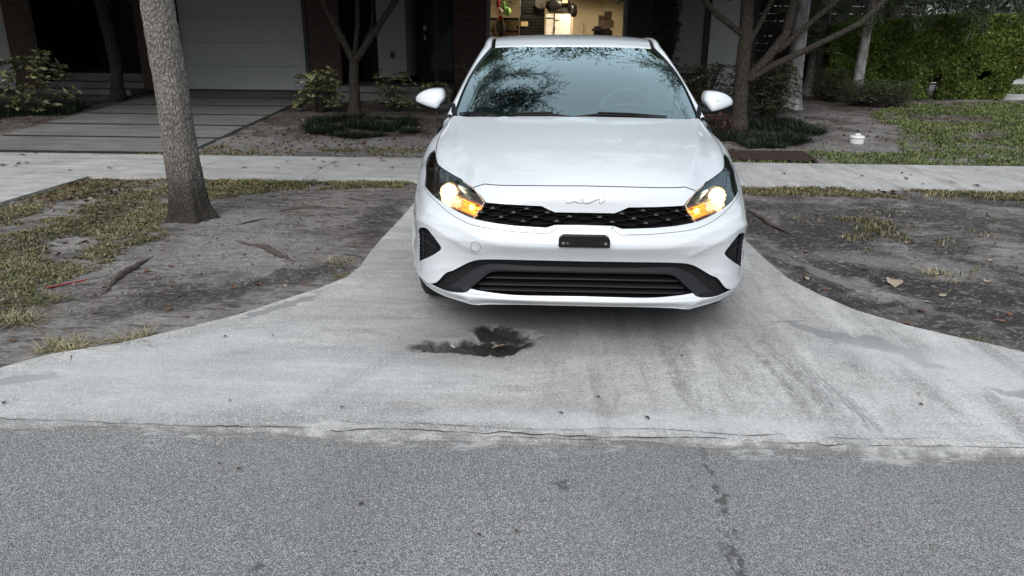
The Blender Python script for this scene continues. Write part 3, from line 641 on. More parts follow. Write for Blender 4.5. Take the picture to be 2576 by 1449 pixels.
# christmas-like soft decorations at the left jamb
d = thing('stuffed_decoration', 'green and beige stuffed decoration with red cloth at the left garage jamb', 'decoration', (-1.12, 14.1, 1.95))
def lump(name, loc, sc_, mat, par, seed=0, sub_=2):
    me = bpy.data.meshes.new(name); bm = bmesh.new(); bmesh.ops.create_icosphere(bm, subdivisions=sub_+1, radius=1)
    for v in bm.verts:
        v.co = v.co*(1+.18*mnoise.noise(v.co*1.7+Vector((seed, 0, 0)))); v.co = Vector((v.co.x*sc_[0], v.co.y*sc_[1], v.co.z*sc_[2]))+Vector(loc)
    bm.to_mesh(me); bm.free(); me.polygons.foreach_set('use_smooth', [True]*len(me.polygons)); return link(name, me, mat, par)
lump('green_belly', (.07, 0, .02), (.085, .08, .10), M_GREEN, d, 2); lump('green_arm', (-.0, -.02, .13), (.045, .05, .10), M_GREEN, d, 5)
lump('beige_bundle', (-.10, -.04, .02), (.085, .07, .10), M_PINK, d, 7); lump('red_sleeve', (-.13, -.02, .18), (.045, .05, .12), M_RED, d, 3); lump('red_boot', (-.08, -.03, -.12), (.05, .05, .06), M_RED, d, 9)
P = RS.normal(size=(420, 3))*[.12, .07, .07]+[.03, .05, .22]; V_, F_ = leaves(P, .05, None, .2); link('plastic_sprigs', np_mesh('plastic_sprigs', V_, F_), M_PINE, d)
bag('dark_bundle', 'dark bundle of bags and bottles hanging by the left garage jamb', (-1.20, 14.2, 1.62), (.11, .1, .24), M_BPL, 8)
bag('tool_bag', 'low black tool bag lying on the shelf in the garage', (-.62, 16.5, 1.68), (.30, .16, .09), M_BPL, 12)
bx = thing('cardboard_box', 'open brown cardboard box on a black case in the right of the garage', 'box', (1.20, 15.0, 1.66))
MB().box((-.17, -.14, 0), (.16, .14, .16)).build('box_body', M_CARD, bx)
MB().box((-.04, .145, .05), (.13, .155, .36)).build('back_flap', M_CARD, bx); MB().add([(-.17, -.14, .16), (-.17, .14, .16), (-.19, .14, .30), (-.19, -.14, .26)], [(0, 1, 2, 3)]).box((-.18, .10, .0), (-.02, .142, .27)).build('side_flap', M_CARD, bx)
MB().add([(.162, -.1, .12), (.162, .1, .12), (.27, .1, .17), (.27, -.1, .17), (.162, -.1, .11), (.162, .1, .11), (.27, .1, .16), (.27, -.1, .16)], [(0, 1, 2, 3), (7, 6, 5, 4), (0, 3, 7, 4), (1, 0, 4, 5), (2, 1, 5, 6), (3, 2, 6, 7)]).build('right_flap', plain('tan_card2', (.42, .27, .12), .8), bx)
cs = thing('storage_case', 'black rounded case standing under the cardboard box in the garage', 'case', (1.14, 15.0, .36)); MB().box((-.22, -.2, 0), (.20, .25, 1.29)).build('case_body', M_BPL, cs, bevel=.05)
MB().box((-.27, -.24, 1.18), (-.02, .1, 1.33)).build('case_lid', M_BPL, cs, bevel=.05)
rk = thing('hand_truck', 'thin metal folding frame leaning at the garage back wall', 'hand truck', (.72, 15.9, .36))
MB().tube([(0, 0, .2), (0, 0, 1.42), (-.16, -.05, 1.30)], .009, 6).build('frame_tube', M_STEEL, rk); MB().tube([(.05, 0, .2), (.04, 0, 1.38)], .009, 6).build('upright_tube', M_STEEL, rk)

# ------------------------------------------------------------------ fence behind the palms
M_SLAT = plain('weathered_slat', (.045, .030, .025), .75, .3, 6, .2)
fe = thing('fence', 'dark horizontal slat fence behind the palm trunks beside the hedge', 'fence', (3.95, 13.5, .3))
z = .02; k = 0
while z < 2.2:
    MB().box((0, -.012+rnd.uniform(-.004, .004), z), (3.6, .012, z+.139)).build('slat', M_SLAT, fe); z += .148
for x in (.03, 1.45, 2.9): MB().box((x, .013, -.1), (x+.09, .1, 2.3)).build('post', M_SLAT, fe)
# ------------------------------------------------------------------ plants
M_SCHEF = leafmat('variegated_leaf', [(0, (.035, .055, .022)), (.4, (.09, .12, .045)), (.75, (.22, .23, .10)), (1, (.38, .36, .18))], .38, .5)
M_SHRUB = leafmat('shrub_leaf', [(0, (.025, .038, .016)), (.6, (.06, .075, .028)), (1, (.14, .13, .06))], .4, .5)
M_HEDGE = leafmat('hedge_leaf', [(0, (.07, .125, .032)), (.4, (.16, .26, .058)), (.8, (.27, .37, .085)), (.95, (.32, .32, .10)), (1, (.32, .27, .12))], .35, .5, .38)
M_BOX = leafmat('boxwood_leaf', [(0, (.025, .045, .016)), (.7, (.055, .085, .024)), (1, (.11, .13, .04))], .5, .4)
M_OAK = leafmat('oak_leaf', [(0, (.022, .038, .014)), (.6, (.04, .065, .022)), (1, (.08, .10, .035))], .45, .45, .12)
M_DEEP = leafmat('dark_tree_leaf', [(0, (.015, .030, .012)), (.7, (.028, .05, .018)), (1, (.06, .085, .026))], .5, .4, .1)
M_PALML = leafmat('palm_leaflet', [(0, (.04, .075, .018)), (.6, (.085, .14, .03)), (1, (.17, .20, .05))], .4, .5, .2)
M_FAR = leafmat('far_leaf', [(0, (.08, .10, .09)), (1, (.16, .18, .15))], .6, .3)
def m_bark(name, lo, hi, sc_=1.0, lich=True):
    t = NT(name); a = t.voro(20*sc_, vec=t.mapping((1, 1, .5), vec=t.warp(.05, 14, 3)), out='Distance'); n = t.noise(9*sc_, 6, .7, vec=t.mapping((1.4, 1.4, .35)), dist=1.2); f = t.noise(70*sc_, 4, .7)
    c = t.ramp(n, [(.30, lo), (.52, tuple((x+y)/2 for x, y in zip(lo, hi))), (.72, hi)])
    c = t.mix(t.math('MULTIPLY', t.step(a, .30, .62), .6), c, tuple(x*.4 for x in lo))
    c = t.mix(t.math('MULTIPLY', t.step(f, .5, .7), .4), c, tuple(min(1, x*1.5) for x in hi))
    if lich:
        l = t.noise(3.2, 4, .6); c = t.mix(t.math('MULTIPLY', t.step(l, .55, .68), .55), c, (.30, .31, .27))
        l = t.noise(2.1, 3, .5, vec=t.mapping((1, 1, .5), loc=(5, 2, 1))); c = t.mix(t.math('MULTIPLY', t.step(l, .58, .68), .45), c, (.19, .11, .085))
        z_ = t.node('ShaderNodeSeparateXYZ'); t.link(t.warp(.25, 6, 4), z_.inputs[0]); c = t.mix(t.math('MULTIPLY', t.step(z_.outputs[2], .62, .12), .90), c, (.036, .031, .027))
    t.color(c).rough(.9); t.set(Specular_IOR_Level=.2)
    t.bump(t.math('SUBTRACT', t.math('ADD', n, t.math('MULTIPLY', f, .3)), a), 1.0, .02); return t.m
M_BARK = m_bark('street_tree_bark', (.165, .150, .132), (.45, .42, .38), 3.2); M_BARKD = m_bark('dark_bark', (.055, .046, .038), (.10, .088, .075), 2.2, False)
M_PALMB = m_bark('palm_bark', (.24, .235, .23), (.42, .41, .41), .35, False)
def limb(mb, p, d, L, r, lvl, ends, rs, bend=.25, seg=5, upb=.15, split=(2, 3), minr=.008):
    pts = [Vector(p)]; rad = [r]; d = Vector(d).normalized()
    for i in range(seg):
        d = (d+Vector(rs.normal(size=3))*bend*.35+Vector((0, 0, upb*.3))).normalized(); pts.append(pts[-1]+d*L/seg); rad.append(r*(1-.45*(i+1)/seg))
        if lvl <= 1: ends.append((pts[-1].copy(), d.copy()))
    mb.tube(pts, rad, 8 if r > .03 else 5)
    if lvl > 0:
        for k in range(rs.randint(split[0], split[1]+1)):
            a = rs.uniform(0, 2*math.pi); q = d.orthogonal().normalized(); q.rotate(Matrix.Rotation(a, 3, d)); nd = (d+q*rs.uniform(.45, .95)).normalized()
            limb(mb, pts[-1] if k < 2 else pts[-2], nd, L*rs.uniform(.62, .85), rad[-1]*.8, lvl-1, ends, rs, bend, seg, upb, split, minr)
def crown_from(ends, n, size, mat, rs, spread=.22, aspect=.38, name='crown', parent=None, twig=True, zmin=None, keep=None):
    """twigs with leaves strung along them round every limb end"""
    E = np.array([e[0] for e in ends]); Dr = np.array([e[1] for e in ends]); per = max(1, int(n/len(E)/11)); PP = []; DD = []; mb = MB()
    for e, d in zip(E, Dr):
        for _ in range(per):
            dd = d+rs.normal(size=3)*.9; dd /= np.linalg.norm(dd); o = e+rs.normal(size=3)*spread*.35; L = spread*rs.uniform(1.0, 2.3)
            if keep and not keep((o+dd*L*.5)+np.array(parent.location), rs): continue
            ts = np.linspace(.12, 1, 11)[:, None]; sag = np.array([0, 0, -1])*ts**2*L*.18
            pts = o+dd*ts*L+sag; PP.append(pts); sdv = rs.normal(size=(11, 3)); sdv -= dd*(sdv@dd)[:, None]; sdv /= np.linalg.norm(sdv, axis=1, keepdims=True)+1e-9
            DD.append(dd*.75+sdv*.75)
            if twig:
                p0, p1 = o, pts[-1]; q = np.cross(dd, [0, 0, 1.]); q = q/(np.linalg.norm(q)+1e-9)*.003; mb.add([p0-q, p0+q, p1+q*.4, p1-q*.4], [(0, 1, 2, 3)])
    P = np.concatenate(PP); D_ = np.concatenate(DD)
    if zmin is not None: m = P[:, 2] > zmin; P = P[m]; D_ = D_[m]
    V, F = leaves(P, size, D_, aspect, .2, .35, rs); o = link(name, np_mesh(name, V, F), mat, parent)
    if twig and parent is not None and mb.v: mb.build('twigs', M_BARKD, parent)
    return o
# --- street tree at the left of the driveway: leaning trunk, branches reach over the car
def keep_street(p, rs):
    yp = p[1]-(p[2]-4.5)*.78; lim = -.45 if yp < 3.3 else (.3 if yp < 5.2 else .6)
    return p[0] < lim+rs.uniform(-.55, .35)
def keep_spread(p, rs):
    yp = p[1]-(p[2]-4.5)*.78
    return p[0] < 3.9 and (yp > 5.8+rs.uniform(-.4, .4) or p[0] > 1.6+(5.8-yp)*.7+rs.uniform(-.4, .4))
def street_tree():
    rt = thing('street_tree', 'leaning street tree with rough grey bark on the left dirt verge', 'tree', (-3.07, 2.63, -.02))
    prof = [(0.0, .0, .0, .215), (.06, .0, .0, .185), (.14, -.005, 0, .16), (.28, -.01, 0, .142), (.5, -.02, 0, .134), (.8, -.03, .0, .130), (1.1, -.035, 0, .126), (1.45, -.045, 0, .122), (1.8, -.055, 0, .118), (2.3, -.05, -.02, .112), (2.8, -.02, -.05, .108), (3.2, .0, -.08, .10)]
    seg = 96; rows = []
    P = np.array(prof); zs = np.concatenate([np.linspace(0, 2.0, 150), np.linspace(2.05, 3.2, 40)])
    for z in zs:
        x = np.interp(z, P[:, 0], P[:, 1]); y = np.interp(z, P[:, 0], P[:, 2]); r = np.interp(z, P[:, 0], P[:, 3]); row = []
        for k in range(seg+1):
            a = 2*math.pi*(k % seg)/seg; fl = math.exp(-z/.12)
            q = Vector((math.cos(a)*3.2, math.sin(a)*3.2, z*3.2))
            rid = abs(mnoise.noise(Vector((q.x*4.2, q.y*4.2, z*9))))*.009+abs(mnoise.noise(Vector((q.x*9, q.y*9, z*24))))*.007
            rr = r+fl*.030*math.sin(a*5+1.0)+fl*.018*math.sin(a*11+.5)+.03*math.exp(-z/.05)+.012*mnoise.noise(q*.5)+rid-.008
            row.append((x+rr*math.cos(a), y+rr*math.sin(a), z-.03))
        rows.append(row)
    MB().grid(rows, True).build('trunk', M_BARK, rt, True)
    rs = np.random.RandomState(5); mb = MB(); ends = []
    top = Vector((0, -.08, 3.1))
    for d, L, r, lv in (((-.7, -.3, .9), 1.5, .07, 2), ((-.3, .8, 1), 1.5, .07, 2), ((.2, .1, 1), 1.6, .07, 2), ((.55, -.15, .8), 1.2, .07, 2)):
        limb(mb, top, d, L, r, lv, ends, rs, split=(2, 2))
    mb.build('limbs', M_BARKD, rt, True)
    crown_from(ends, 17000, .07, M_OAK, rs, .30, .36, parent=rt, zmin=2.9, keep=keep_street)
    # the two long boughs that hang over the bonnet and windscreen
    mb = MB(); e2 = []
    for pth in BOUGHS:
        pts = [Vector(p)-Vector((-3.07, 2.63, -.02)) for p in pth]
        fine = []
        for i in range(len(pts)-1):
            for s_ in np.linspace(0, 1, 5)[:-1]: fine.append(pts[i].lerp(pts[i+1], s_)+Vector(rs.normal(size=3))*.02)
        fine.append(pts[-1]); n = len(fine); mb.tube(fine, [.045*(1-.85*i/n) for i in range(n)], 7)
        for i in range(max(2, n//3), n):
            dirn = (fine[i]-fine[i-1]).normalized(); e2.append((fine[i], dirn))
            if i % 2 == 0:
                q = Vector(rs.normal(size=3)); q.z *= .3; q = (q-dirn*q.dot(dirn)).normalized(); sd_ = (dirn*.7+q).normalized(); L = rs.uniform(.3, .65); pp = [fine[i]+sd_*L*s_ for s_ in (0, .5, 1)]
                mb.tube(pp, [.012, .008, .004], 5); e2 += [(pp[1], sd_), (pp[2], sd_)]
    mb.build('bough', M_BARKD, rt, True)
    crown_from(e2, 24000, .066, M_OAK, rs, .24, .34, name='hanging_foliage', parent=rt, keep=keep_street)
BOUGHS = [[(-2.6, 2.8, 3.7), (-2.2, 4.0, 4.4), (-1.8, 5.0, 4.8), (-1.3, 5.7, 5.1)], [(-2.3, 3.4, 4.3), (-1.9, 4.2, 4.7), (-1.4, 4.7, 5.0), (-.9, 5.0, 5.3)], [(-2.9, 2.2, 3.4), (-2.5, 1.9, 3.8), (-2.0, 1.9, 4.1)], [(-2.5, 2.6, 3.6), (-2.0, 3.0, 4.1), (-1.5, 3.3, 4.5), (-.9, 3.4, 4.8)],
 [(-3.05, 2.55, 3.0), (-2.3, 2.5, 3.9), (-1.6, 2.5, 4.5), (-1.2, 2.6, 4.8), (-.8, 2.7, 5.0)],
          [(-2.3, 2.5, 3.9), (-1.7, 2.1, 4.4), (-1.3, 2.1, 4.7), (-.95, 2.2, 4.9)],
          [(-1.6, 2.5, 4.5), (-1.2, 3.1, 4.9), (-.8, 3.5, 5.2), (-.3, 3.7, 5.5)]]
street_tree()
# --- other trees
def forked_tree(name, label, loc, paths, crown_n, lsize, seed, tr=.1, mat=M_BARKD, leaf=M_OAK, zmin=None, ext=None, spread=.5, lvl=2, L0=1.6, keep=None):
    rt = thing(name, label, 'tree', loc); rs = np.random.RandomState(seed); mb = MB(); ends = []
    for i, (pts, r0, r1) in enumerate(paths):
        pts = [Vector(p)-Vector(loc) for p in pts]; fine = []
        for a in range(len(pts)-1):
            for s_ in np.linspace(0, 1, 6)[:-1]: fine.append(pts[a].lerp(pts[a+1], s_)+Vector(rs.normal(size=3))*r0*.035)
        fine.append(pts[-1]); n = len(fine); rad = [r0+(r1-r0)*k/(n-1) for k in range(n)]
        if i == 0: rad[0] *= 1.5; rad[1] *= 1.25
        m2 = MB().tube(fine, rad, 14); m2.build('trunk' if i == 0 else 'limb', mat, rt, True)
        if i > 0 or len(paths) == 1:
            d = (fine[-1]-fine[-2]).normalized(); limb(mb, fine[-1], d, L0, r1*.9, lvl, ends, rs, split=(2, 3))
    if mb.v: mb.build('branches', mat, rt, True)
    if crown_n: crown_from(ends, crown_n, lsize, leaf, rs, spread, .4, parent=rt, zmin=zmin, twig=False, keep=keep)
    return rt
forked_tree('forked_tree', 'dark forked tree in front of the plank wall left of the car', (-3.33, 9.2, .19),
    [([(-3.33, 9.2, .15), (-3.31, 9.2, .6), (-3.29, 9.2, 1.05)], .095, .075), ([(-3.29, 9.2, 1.03), (-3.5, 9.15, 1.5), (-3.75, 9.1, 2.05), (-3.9, 9.0, 2.8)], .06, .04), ([(-3.28, 9.2, 1.03), (-2.95, 9.15, 1.45), (-2.55, 9.1, 1.97), (-2.3, 9.0, 2.7)], .06, .04),
     ([(-3.29, 9.2, 1.0), (-3.22, 9.3, 1.6), (-3.2, 9.3, 2.1), (-3.1, 9.3, 2.9)], .045, .035), ([(-3.2, 9.25, 1.2), (-2.98, 9.3, 1.6), (-2.93, 9.3, 2.6)], .018, .012)], 22000, .17, 21, zmin=2.35)
forked_tree('spreading_tree', 'dark multi-branched tree right of the car before the white wall', (2.72, 8.2, .12),
    [([(2.72, 8.2, .1), (2.70, 8.2, .8), (2.69, 8.2, 1.45), (2.68, 8.25, 2.1), (2.6, 8.3, 3.0)], .115, .08), ([(2.69, 8.2, 1.45), (2.45, 8.15, 1.62), (2.2, 8.1, 1.78), (2.0, 8.1, 2.0), (1.5, 8.0, 2.6)], .045, .035),
     ([(2.74, 8.2, .80), (3.05, 8.15, 1.2), (3.25, 8.15, 1.5), (3.3, 8.1, 2.1), (3.4, 8.0, 2.9)], .075, .05), ([(2.78, 8.15, .85), (3.1, 8.05, 1.08), (3.6, 8.0, 1.33), (4.2, 7.95, 1.65), (4.6, 7.9, 2.1), (5.2, 7.8, 2.7)], .05, .035),
     ([(3.15, 8.15, 1.25), (3.5, 8.1, 1.6), (3.9, 8.0, 2.0), (4.3, 8, 2.7)], .045, .03), ([(2.70, 8.2, 1.25), (2.95, 8.3, 1.75), (3.2, 8.4, 2.3)], .04, .03), ([(2.68, 8.25, 2.3), (2.95, 7.3, 3.2), (2.9, 6.5, 3.7), (2.8, 5.9, 4.0)], .045, .02), ([(2.68, 8.25, 2.6), (1.8, 7.8, 3.6), (1.1, 7.6, 4.0), (.4, 7.5, 4.2)], .045, .02)], 44000, .09, 22, zmin=2.45, keep=keep_spread)
forked_tree('slender_tree', 'slender straight grey trunk beside the left driveway', (-8.2, 10.7, .26), [([(-8.17, 10.7, .22), (-8.10, 10.7, 1.0), (-8.22, 10.7, 2.0), (-8.3, 10.7, 3.6)], .115, .085)], 14000, .17, 23, mat=M_BARKD, zmin=2.8)
def palm(name, label, x, y, r, h, lean, seed, fr=9, z0=None):
    z0 = gz(y)-.02; rt = thing(name, label, 'palm tree', (x, y, z0)); rs = np.random.RandomState(seed); rows = []
    for z in np.linspace(0, h, 90):
        rr = r*(1+.55*math.exp(-z/.18)-.25*z/h)+.004*math.sin(z*46)+.003*mnoise.noise(Vector((z*3, seed, 0)))
        cx = lean[0]*(z/h)**1.3*h; cy = lean[1]*z; rows.append([(cx+rr*math.cos(a), cy+rr*math.sin(a), z) for a in np.linspace(0, 2*math.pi, 19)])
    MB().grid(rows, True).build('trunk', M_PALMB, rt, True)
    top = Vector((lean[0]*h, lean[1]*h, h)); 
    for k in range(fr):
        a = 2*math.pi*k/fr+rs.uniform(-.3, .3); d = Vector((math.cos(a), math.sin(a), rs.uniform(.3, 1.0))).normalized(); p = top.copy(); pts = [p.copy()]; L = rs.uniform(1.5, 2.1)
        for i in range(12): d = (d+Vector((0, 0, -.16))).normalized(); p = p+d*L/12; pts.append(p.copy())
        mb = MB().tube(pts, [.014*(1-.8*i/12) for i in range(13)], 5); fro = mb.build('frond', M_PALML, rt)
        PP = []; DD = []
        for i in range(1, 12):
            t_ = (pts[i+1]-pts[i-1]).normalized(); s_ = t_.cross(Vector((0, 0, 1))).normalized()
            for q in range(4):
                pp = pts[i].lerp(pts[i+1], q/4)
                for sg in (-1, 1): PP.append(pp); DD.append((s_*sg+t_*.55-Vector((0, 0, .55))).normalized())
        V, F = leaves(np.array(PP), .42, np.array(DD), .07, .3, .12, rs); link('leaflets', np_mesh('leaflets', V, F), M_PALML, fro)
palm('palm_tree', 'nearest smooth grey palm trunk with dark flared foot right of the car', 4.21, 10.55, .145, 3.1, (-.01, 0), 31)
palm('palm_tree', 'middle smooth ringed palm trunk behind the nearest one', 5.2, 12.5, .15, 3.6, (.055, 0), 32)
palm('palm_tree', 'thin palm trunk behind the clipped box bushes, rightmost of the three', 5.64, 11.35, .095, 3.3, (.02, 0), 33)
# crowns behind and above (their shade matters)
def round_tree(name, label, loc, h, rad, n, lsize, seed, mat=M_DEEP, group=None, trunk=.12, zmin=None):
    rt = thing(name, label, 'tree', loc, group=group); rs = np.random.RandomState(seed); mb = MB(); ends = []
    MB().tube([(0, 0, -.1), (.03, 0, h*.25), (0, .05, h*.5)], [trunk*1.2, trunk, trunk*.8], 10).build('trunk', M_BARKD, rt, True)
    for k in range(5):
        a = 2*math.pi*k/5+rs.uniform(-.4, .4); limb(mb, (0, .05, h*.5), (math.cos(a)*.8, math.sin(a)*.8, 1), h*.22, trunk*.5, 2, ends, rs)
    mb.build('branches', M_BARKD, rt, True)
    c_ = rs.normal(size=(max(10, n//60), 3)); c_ /= np.linalg.norm(c_, axis=1, keepdims=True); c_ *= (rs.rand(len(c_), 1)**.45); c_ = c_*np.array(rad)+np.array([0, 0, h*.5+rad[2]*.75])
    P = np.repeat(c_, 60, 0)+rs.normal(size=(len(c_)*60, 3))*np.array(rad)*.13
    if zmin: P = P[P[:, 2] > zmin]
    V, F = leaves(P, lsize, None, .5, .2, 1, rs); link('crown', np_mesh('crown', V, F), mat, rt); return rt
# ------------------------------------------------------------------ shrubs, hedge
def shrub(name, label, x, y, w_, h, n, size, mat, seed, aspect=.38, whorl=7, group=None, depth=None, cat='shrub', flat=0, zmin=0):
    z0 = gz(y)-.03; rt = thing(name, label, cat, (x, y, z0)); rs = np.random.RandomState(seed); mb = MB(); PP = []; DD = []
    if group: rt['group'] = group
    depth = depth or w_*.8
    for i in range(max(4, n//whorl)):
        a = rs.uniform(0, 2*np.pi); q = rs.rand()**.5; zt = h*(rs.uniform(.12, 1) if not flat else rs.uniform(.15, 1))
        k = math.sqrt(max(.1, 1-((zt/h-.45)/.75)**2)) if not flat else 1
        e = Vector((math.cos(a)*q*w_/2*k, math.sin(a)*q*depth/2*k, zt))
        if rs.rand() < .35: m = e*.5+Vector((0, 0, h*.05)); mb.tube([Vector((e.x*.15, e.y*.15, 0)), m, e], [.008, .006, .003], 4, False)
        up = Vector((e.x/w_, e.y/depth, .8)).normalized()
        for j in range(whorl):
            b = 2*np.pi*j/whorl+rs.uniform(-.3, .3); sd_ = up.orthogonal().normalized(); sd_.rotate(Matrix.Rotation(b, 3, up)); PP.append(e+sd_*.005); DD.append((sd_+up*rs.uniform(-.1, .6)).normalized())
    mb.build('stems', M_BARKD, rt)
    P = np.array(PP); m = P[:, 2] > zmin
    V, F = leaves(P[m], size, np.array(DD)[m], aspect, .25, .25, rs, droop=.15); link('foliage', np_mesh('foliage', V, F), mat, rt); return rt
shrub('variegated_shrub', 'leggy variegated shrub far left before the dark porch', -8.55, 8.95, 1.35, 1.02, 620, .105, M_SCHEF, 41, whorl=8)
shrub('variegated_shrub', 'small ragged shrub at the left edge of the picture', -9.25, 8.3, .6, .5, 300, .07, M_SCHEF, 42, whorl=6)
shrub('variegated_shrub', 'variegated shrub at the right corner of the closed garage door', -4.02, 9.5, .85, .72, 620, .095, M_SCHEF, 43)
shrub('variegated_shrub', 'pale-tipped shrub just right of the forked tree', -2.75, 9.7, .8, .72, 420, .085, M_SCHEF, 44)
shrub('variegated_shrub', 'low leafy shrub beside the left wing mirror', -2.05, 9.6, .6, .5, 260, .085, M_SCHEF, 45)
shrub('flowering_shrub', 'sparse twiggy shrub before the planks left of the open garage', -1.55, 10.6, .6, .8, 160, .07, M_SHRUB, 46, whorl=4)
shrub('areca_palm', 'bright yellow-green feathery palm clump beside the thin palm trunk', 5.25, 12.2, .8, 1.75, 420, .34, M_PALML, 54, aspect=.07, whorl=7, depth=.5, zmin=.9, cat='palm')
shrub('areca_palm', 'drooping pale fronds hanging between the two thicker palm trunks', 4.75, 12.9, .9, 2.3, 420, .40, M_PALML, 55, aspect=.05, whorl=7, depth=.5, zmin=1.35, cat='palm')
shrub('green_shrub', 'tall dark shrubbery added behind the slat fence to close its bright gaps', 5.6, 15.6, 5.6, 2.9, 5200, .16, M_SHRUB, 53, whorl=5, depth=1.6)  # added leaf mass, keeps bright sky from showing between the slats
shrub('green_shrub', 'dense small-leaved shrub before the white wall, left of the spreading tree', 2.55, 9.9, 1.5, .82, 2600, .055, M_SHRUB, 47, whorl=5)
shrub('green_shrub', 'rounded bushy shrub between the spreading tree and the nearest palm', 3.52, 9.5, .95, .92, 2400, .055, M_SHRUB, 48, whorl=5)
shrub('red_shrub', 'low reddish plant in the shade under the right wing mirror', 2.25, 8.0, .7, .32, 320, .06, leafmat('red_leaf', [(0, (.05, .012, .010)), (1, (.12, .04, .03))], .5), 49, whorl=5)
shrub('columnar_shrub', 'tall dark column of small leaves against the black planks right of the open garage', 1.95, 10.9, .55, 3.2, 6000, .05, M_DEEP, 50, whorl=5, flat=1)
shrub('box_bush', 'clipped box bush nearest the path lights, front of the pair', 5.85, 10.9, 1.55, .50, 5200, .028, M_BOX, 51, whorl=5, flat=1, depth=.7, zmin=.14)
shrub('box_bush', 'clipped box bush behind, under the thin palm trunk', 5.35, 11.6, 1.2, .62, 3600, .028, M_BOX, 52, whorl=5, flat=1, depth=.6, zmin=.12)
def hedge():
    rt = thing('hedge', 'tall clipped hedge of round leaves along the right-hand lawn', 'hedge', (7.2, 12.6, .33)); rs = np.random.RandomState(60)
    n = 66000; x = rs.uniform(-1.9, 2.1, n); s = rs.rand(n); y = np.empty(n); z = np.empty(n)
    top = lambda x: 1.36+.16*np.clip((x+1.9)/2.4, 0, 1)+.05*np.sin(x*5)+.04*np.sin(x*11+1)
    f = s < .62; y[f] = -.62+np.abs(rs.normal(size=f.sum()))*.09; z[f] = top(x[f])*rs.rand(f.sum())
    t_ = (s >= .62) & (s < .86); y[t_] = rs.uniform(-.6, .6, t_.sum()); z[t_] = top(x[t_])-np.abs(rs.normal(size=t_.sum()))*.06
    e = s >= .86; x[e] = 1.42+np.abs(rs.normal(size=e.sum()))*.05; y[e] = rs.uniform(-.6, .6, e.sum()); z[e] = rs.rand(e.sum())*1.5
    # right shoulder leans out over the end, uneven face
    x = np.where(x > 1.35, 1.3+(x-1.3)*np.clip(.22+z*.85, 0, 1.1), x)
    y = y+np.array([mnoise.noise(Vector((a*1.6, c*2.2, 3)))*.16 for a, c in zip(x, z)])
    m = (z > .04)|(rs.rand(n) < .4)
    g = np.array([mnoise.noise(Vector((a*2.6, c*3.2, 9))) for a, c in zip(x, z)]); m &= ~((g < -.38) & (z < .8))
    P = np.stack([x, y, z], 1)[m]; D_ = np.stack([rs.normal(size=m.sum())*.6, np.full(m.sum(), -.55), rs.uniform(-.1, 1, m.sum())], 1); D_ /= np.linalg.norm(D_, axis=1, keepdims=True)
    V, F = leaves(P, .062, D_, .85, .25, .5, rs); link('foliage', np_mesh('foliage', V, F), M_HEDGE, rt)
    mb = MB()
    for k in range(60):
        bx_ = rs.uniform(-1.8, 1.4); by = rs.uniform(-.4, .4); mb.tube([(bx_, by, 0), (bx_+rs.uniform(-.1, .1), by-.1, .6), (bx_+rs.uniform(-.25, .25), by-.15, 1.2)], [.014, .01, .006], 5)
    mb.box((-1.8, .05, .3), (1.3, .35, 1.15)); mb.build('woody_core', M_BARKD, rt)
hedge()
# dark drooping tree whose foliage hangs in at the top right
def drooping():
    rt = thing('drooping_tree', 'dark fine-leaved tree whose drooping boughs hang before the hedge', 'tree', (6.9, 13.4, .34)); rs = np.random.RandomState(70)
    MB().tube([(0, 0, -.1), (.05, 0, 1.5), (-.05, -.2, 3.0), (0, -.3, 4)], [.1, .09, .07, .04], 10).build('trunk', M_BARKD, rt, True)
    mb = MB(); PP = []; DD = []
    for k in range(210):
        bx_ = rs.uniform(-1.7, .95); p = Vector((bx_, rs.uniform(-3.2, -1.6), rs.uniform(1.9, 3.2)-.22*abs(bx_+.1))); d = Vector((rs.uniform(-.5, .5), rs.uniform(-.4, .2), -1)).normalized(); L = rs.uniform(.35, .75)*(1 if abs(bx_) < 1.0 else .6)
        mb.tube([p+Vector((0, .3, .25)), p, p+d*L], [.006, .004, .002], 4, False)
        for t_ in np.linspace(0, 1, 14):
            for _ in range(4): PP.append(p+d*L*t_); q = Vector(rs.normal(size=3)); DD.append((d*.7+q.normalized()*.7).normalized())
    for k in range(9): mb.tube([(0, -.2, 2.6), (rs.uniform(-.8, .8), -1.2, 3.4), (rs.uniform(-1.6, 1.6), -2.4, 3.3)], [.04, .03, .015], 5, False)
    mb.build('boughs', M_BARKD, rt); V, F = leaves(np.array(PP), .13, np.array(DD), .12, .2, .2, rs); link('foliage', np_mesh('foliage', V, F), M_DEEP, rt)
    rs = np.random.RandomState(71); c_ = rs.normal(size=(260, 3)); c_ /= np.linalg.norm(c_, axis=1, keepdims=True); P = np.repeat(c_*[1.5, 1.3, 1.0]+[-.4, -1.2, 4.2], 60, 0)[:5000]+rs.normal(size=(5000, 3))*.3
    V, F = leaves(P, .14, None, .2, .2, 1, rs); link('crown', np_mesh('crown', V, F), M_DEEP, rt)
drooping()
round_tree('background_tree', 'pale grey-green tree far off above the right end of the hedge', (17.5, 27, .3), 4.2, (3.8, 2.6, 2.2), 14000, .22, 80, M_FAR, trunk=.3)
round_tree('background_tree', 'smaller tree trunk across the side road at the right edge', (13.9, 18.6, .3), 5.5, (2, 2, 1.6), 6000, .2, 81, M_DEEP, trunk=.22)
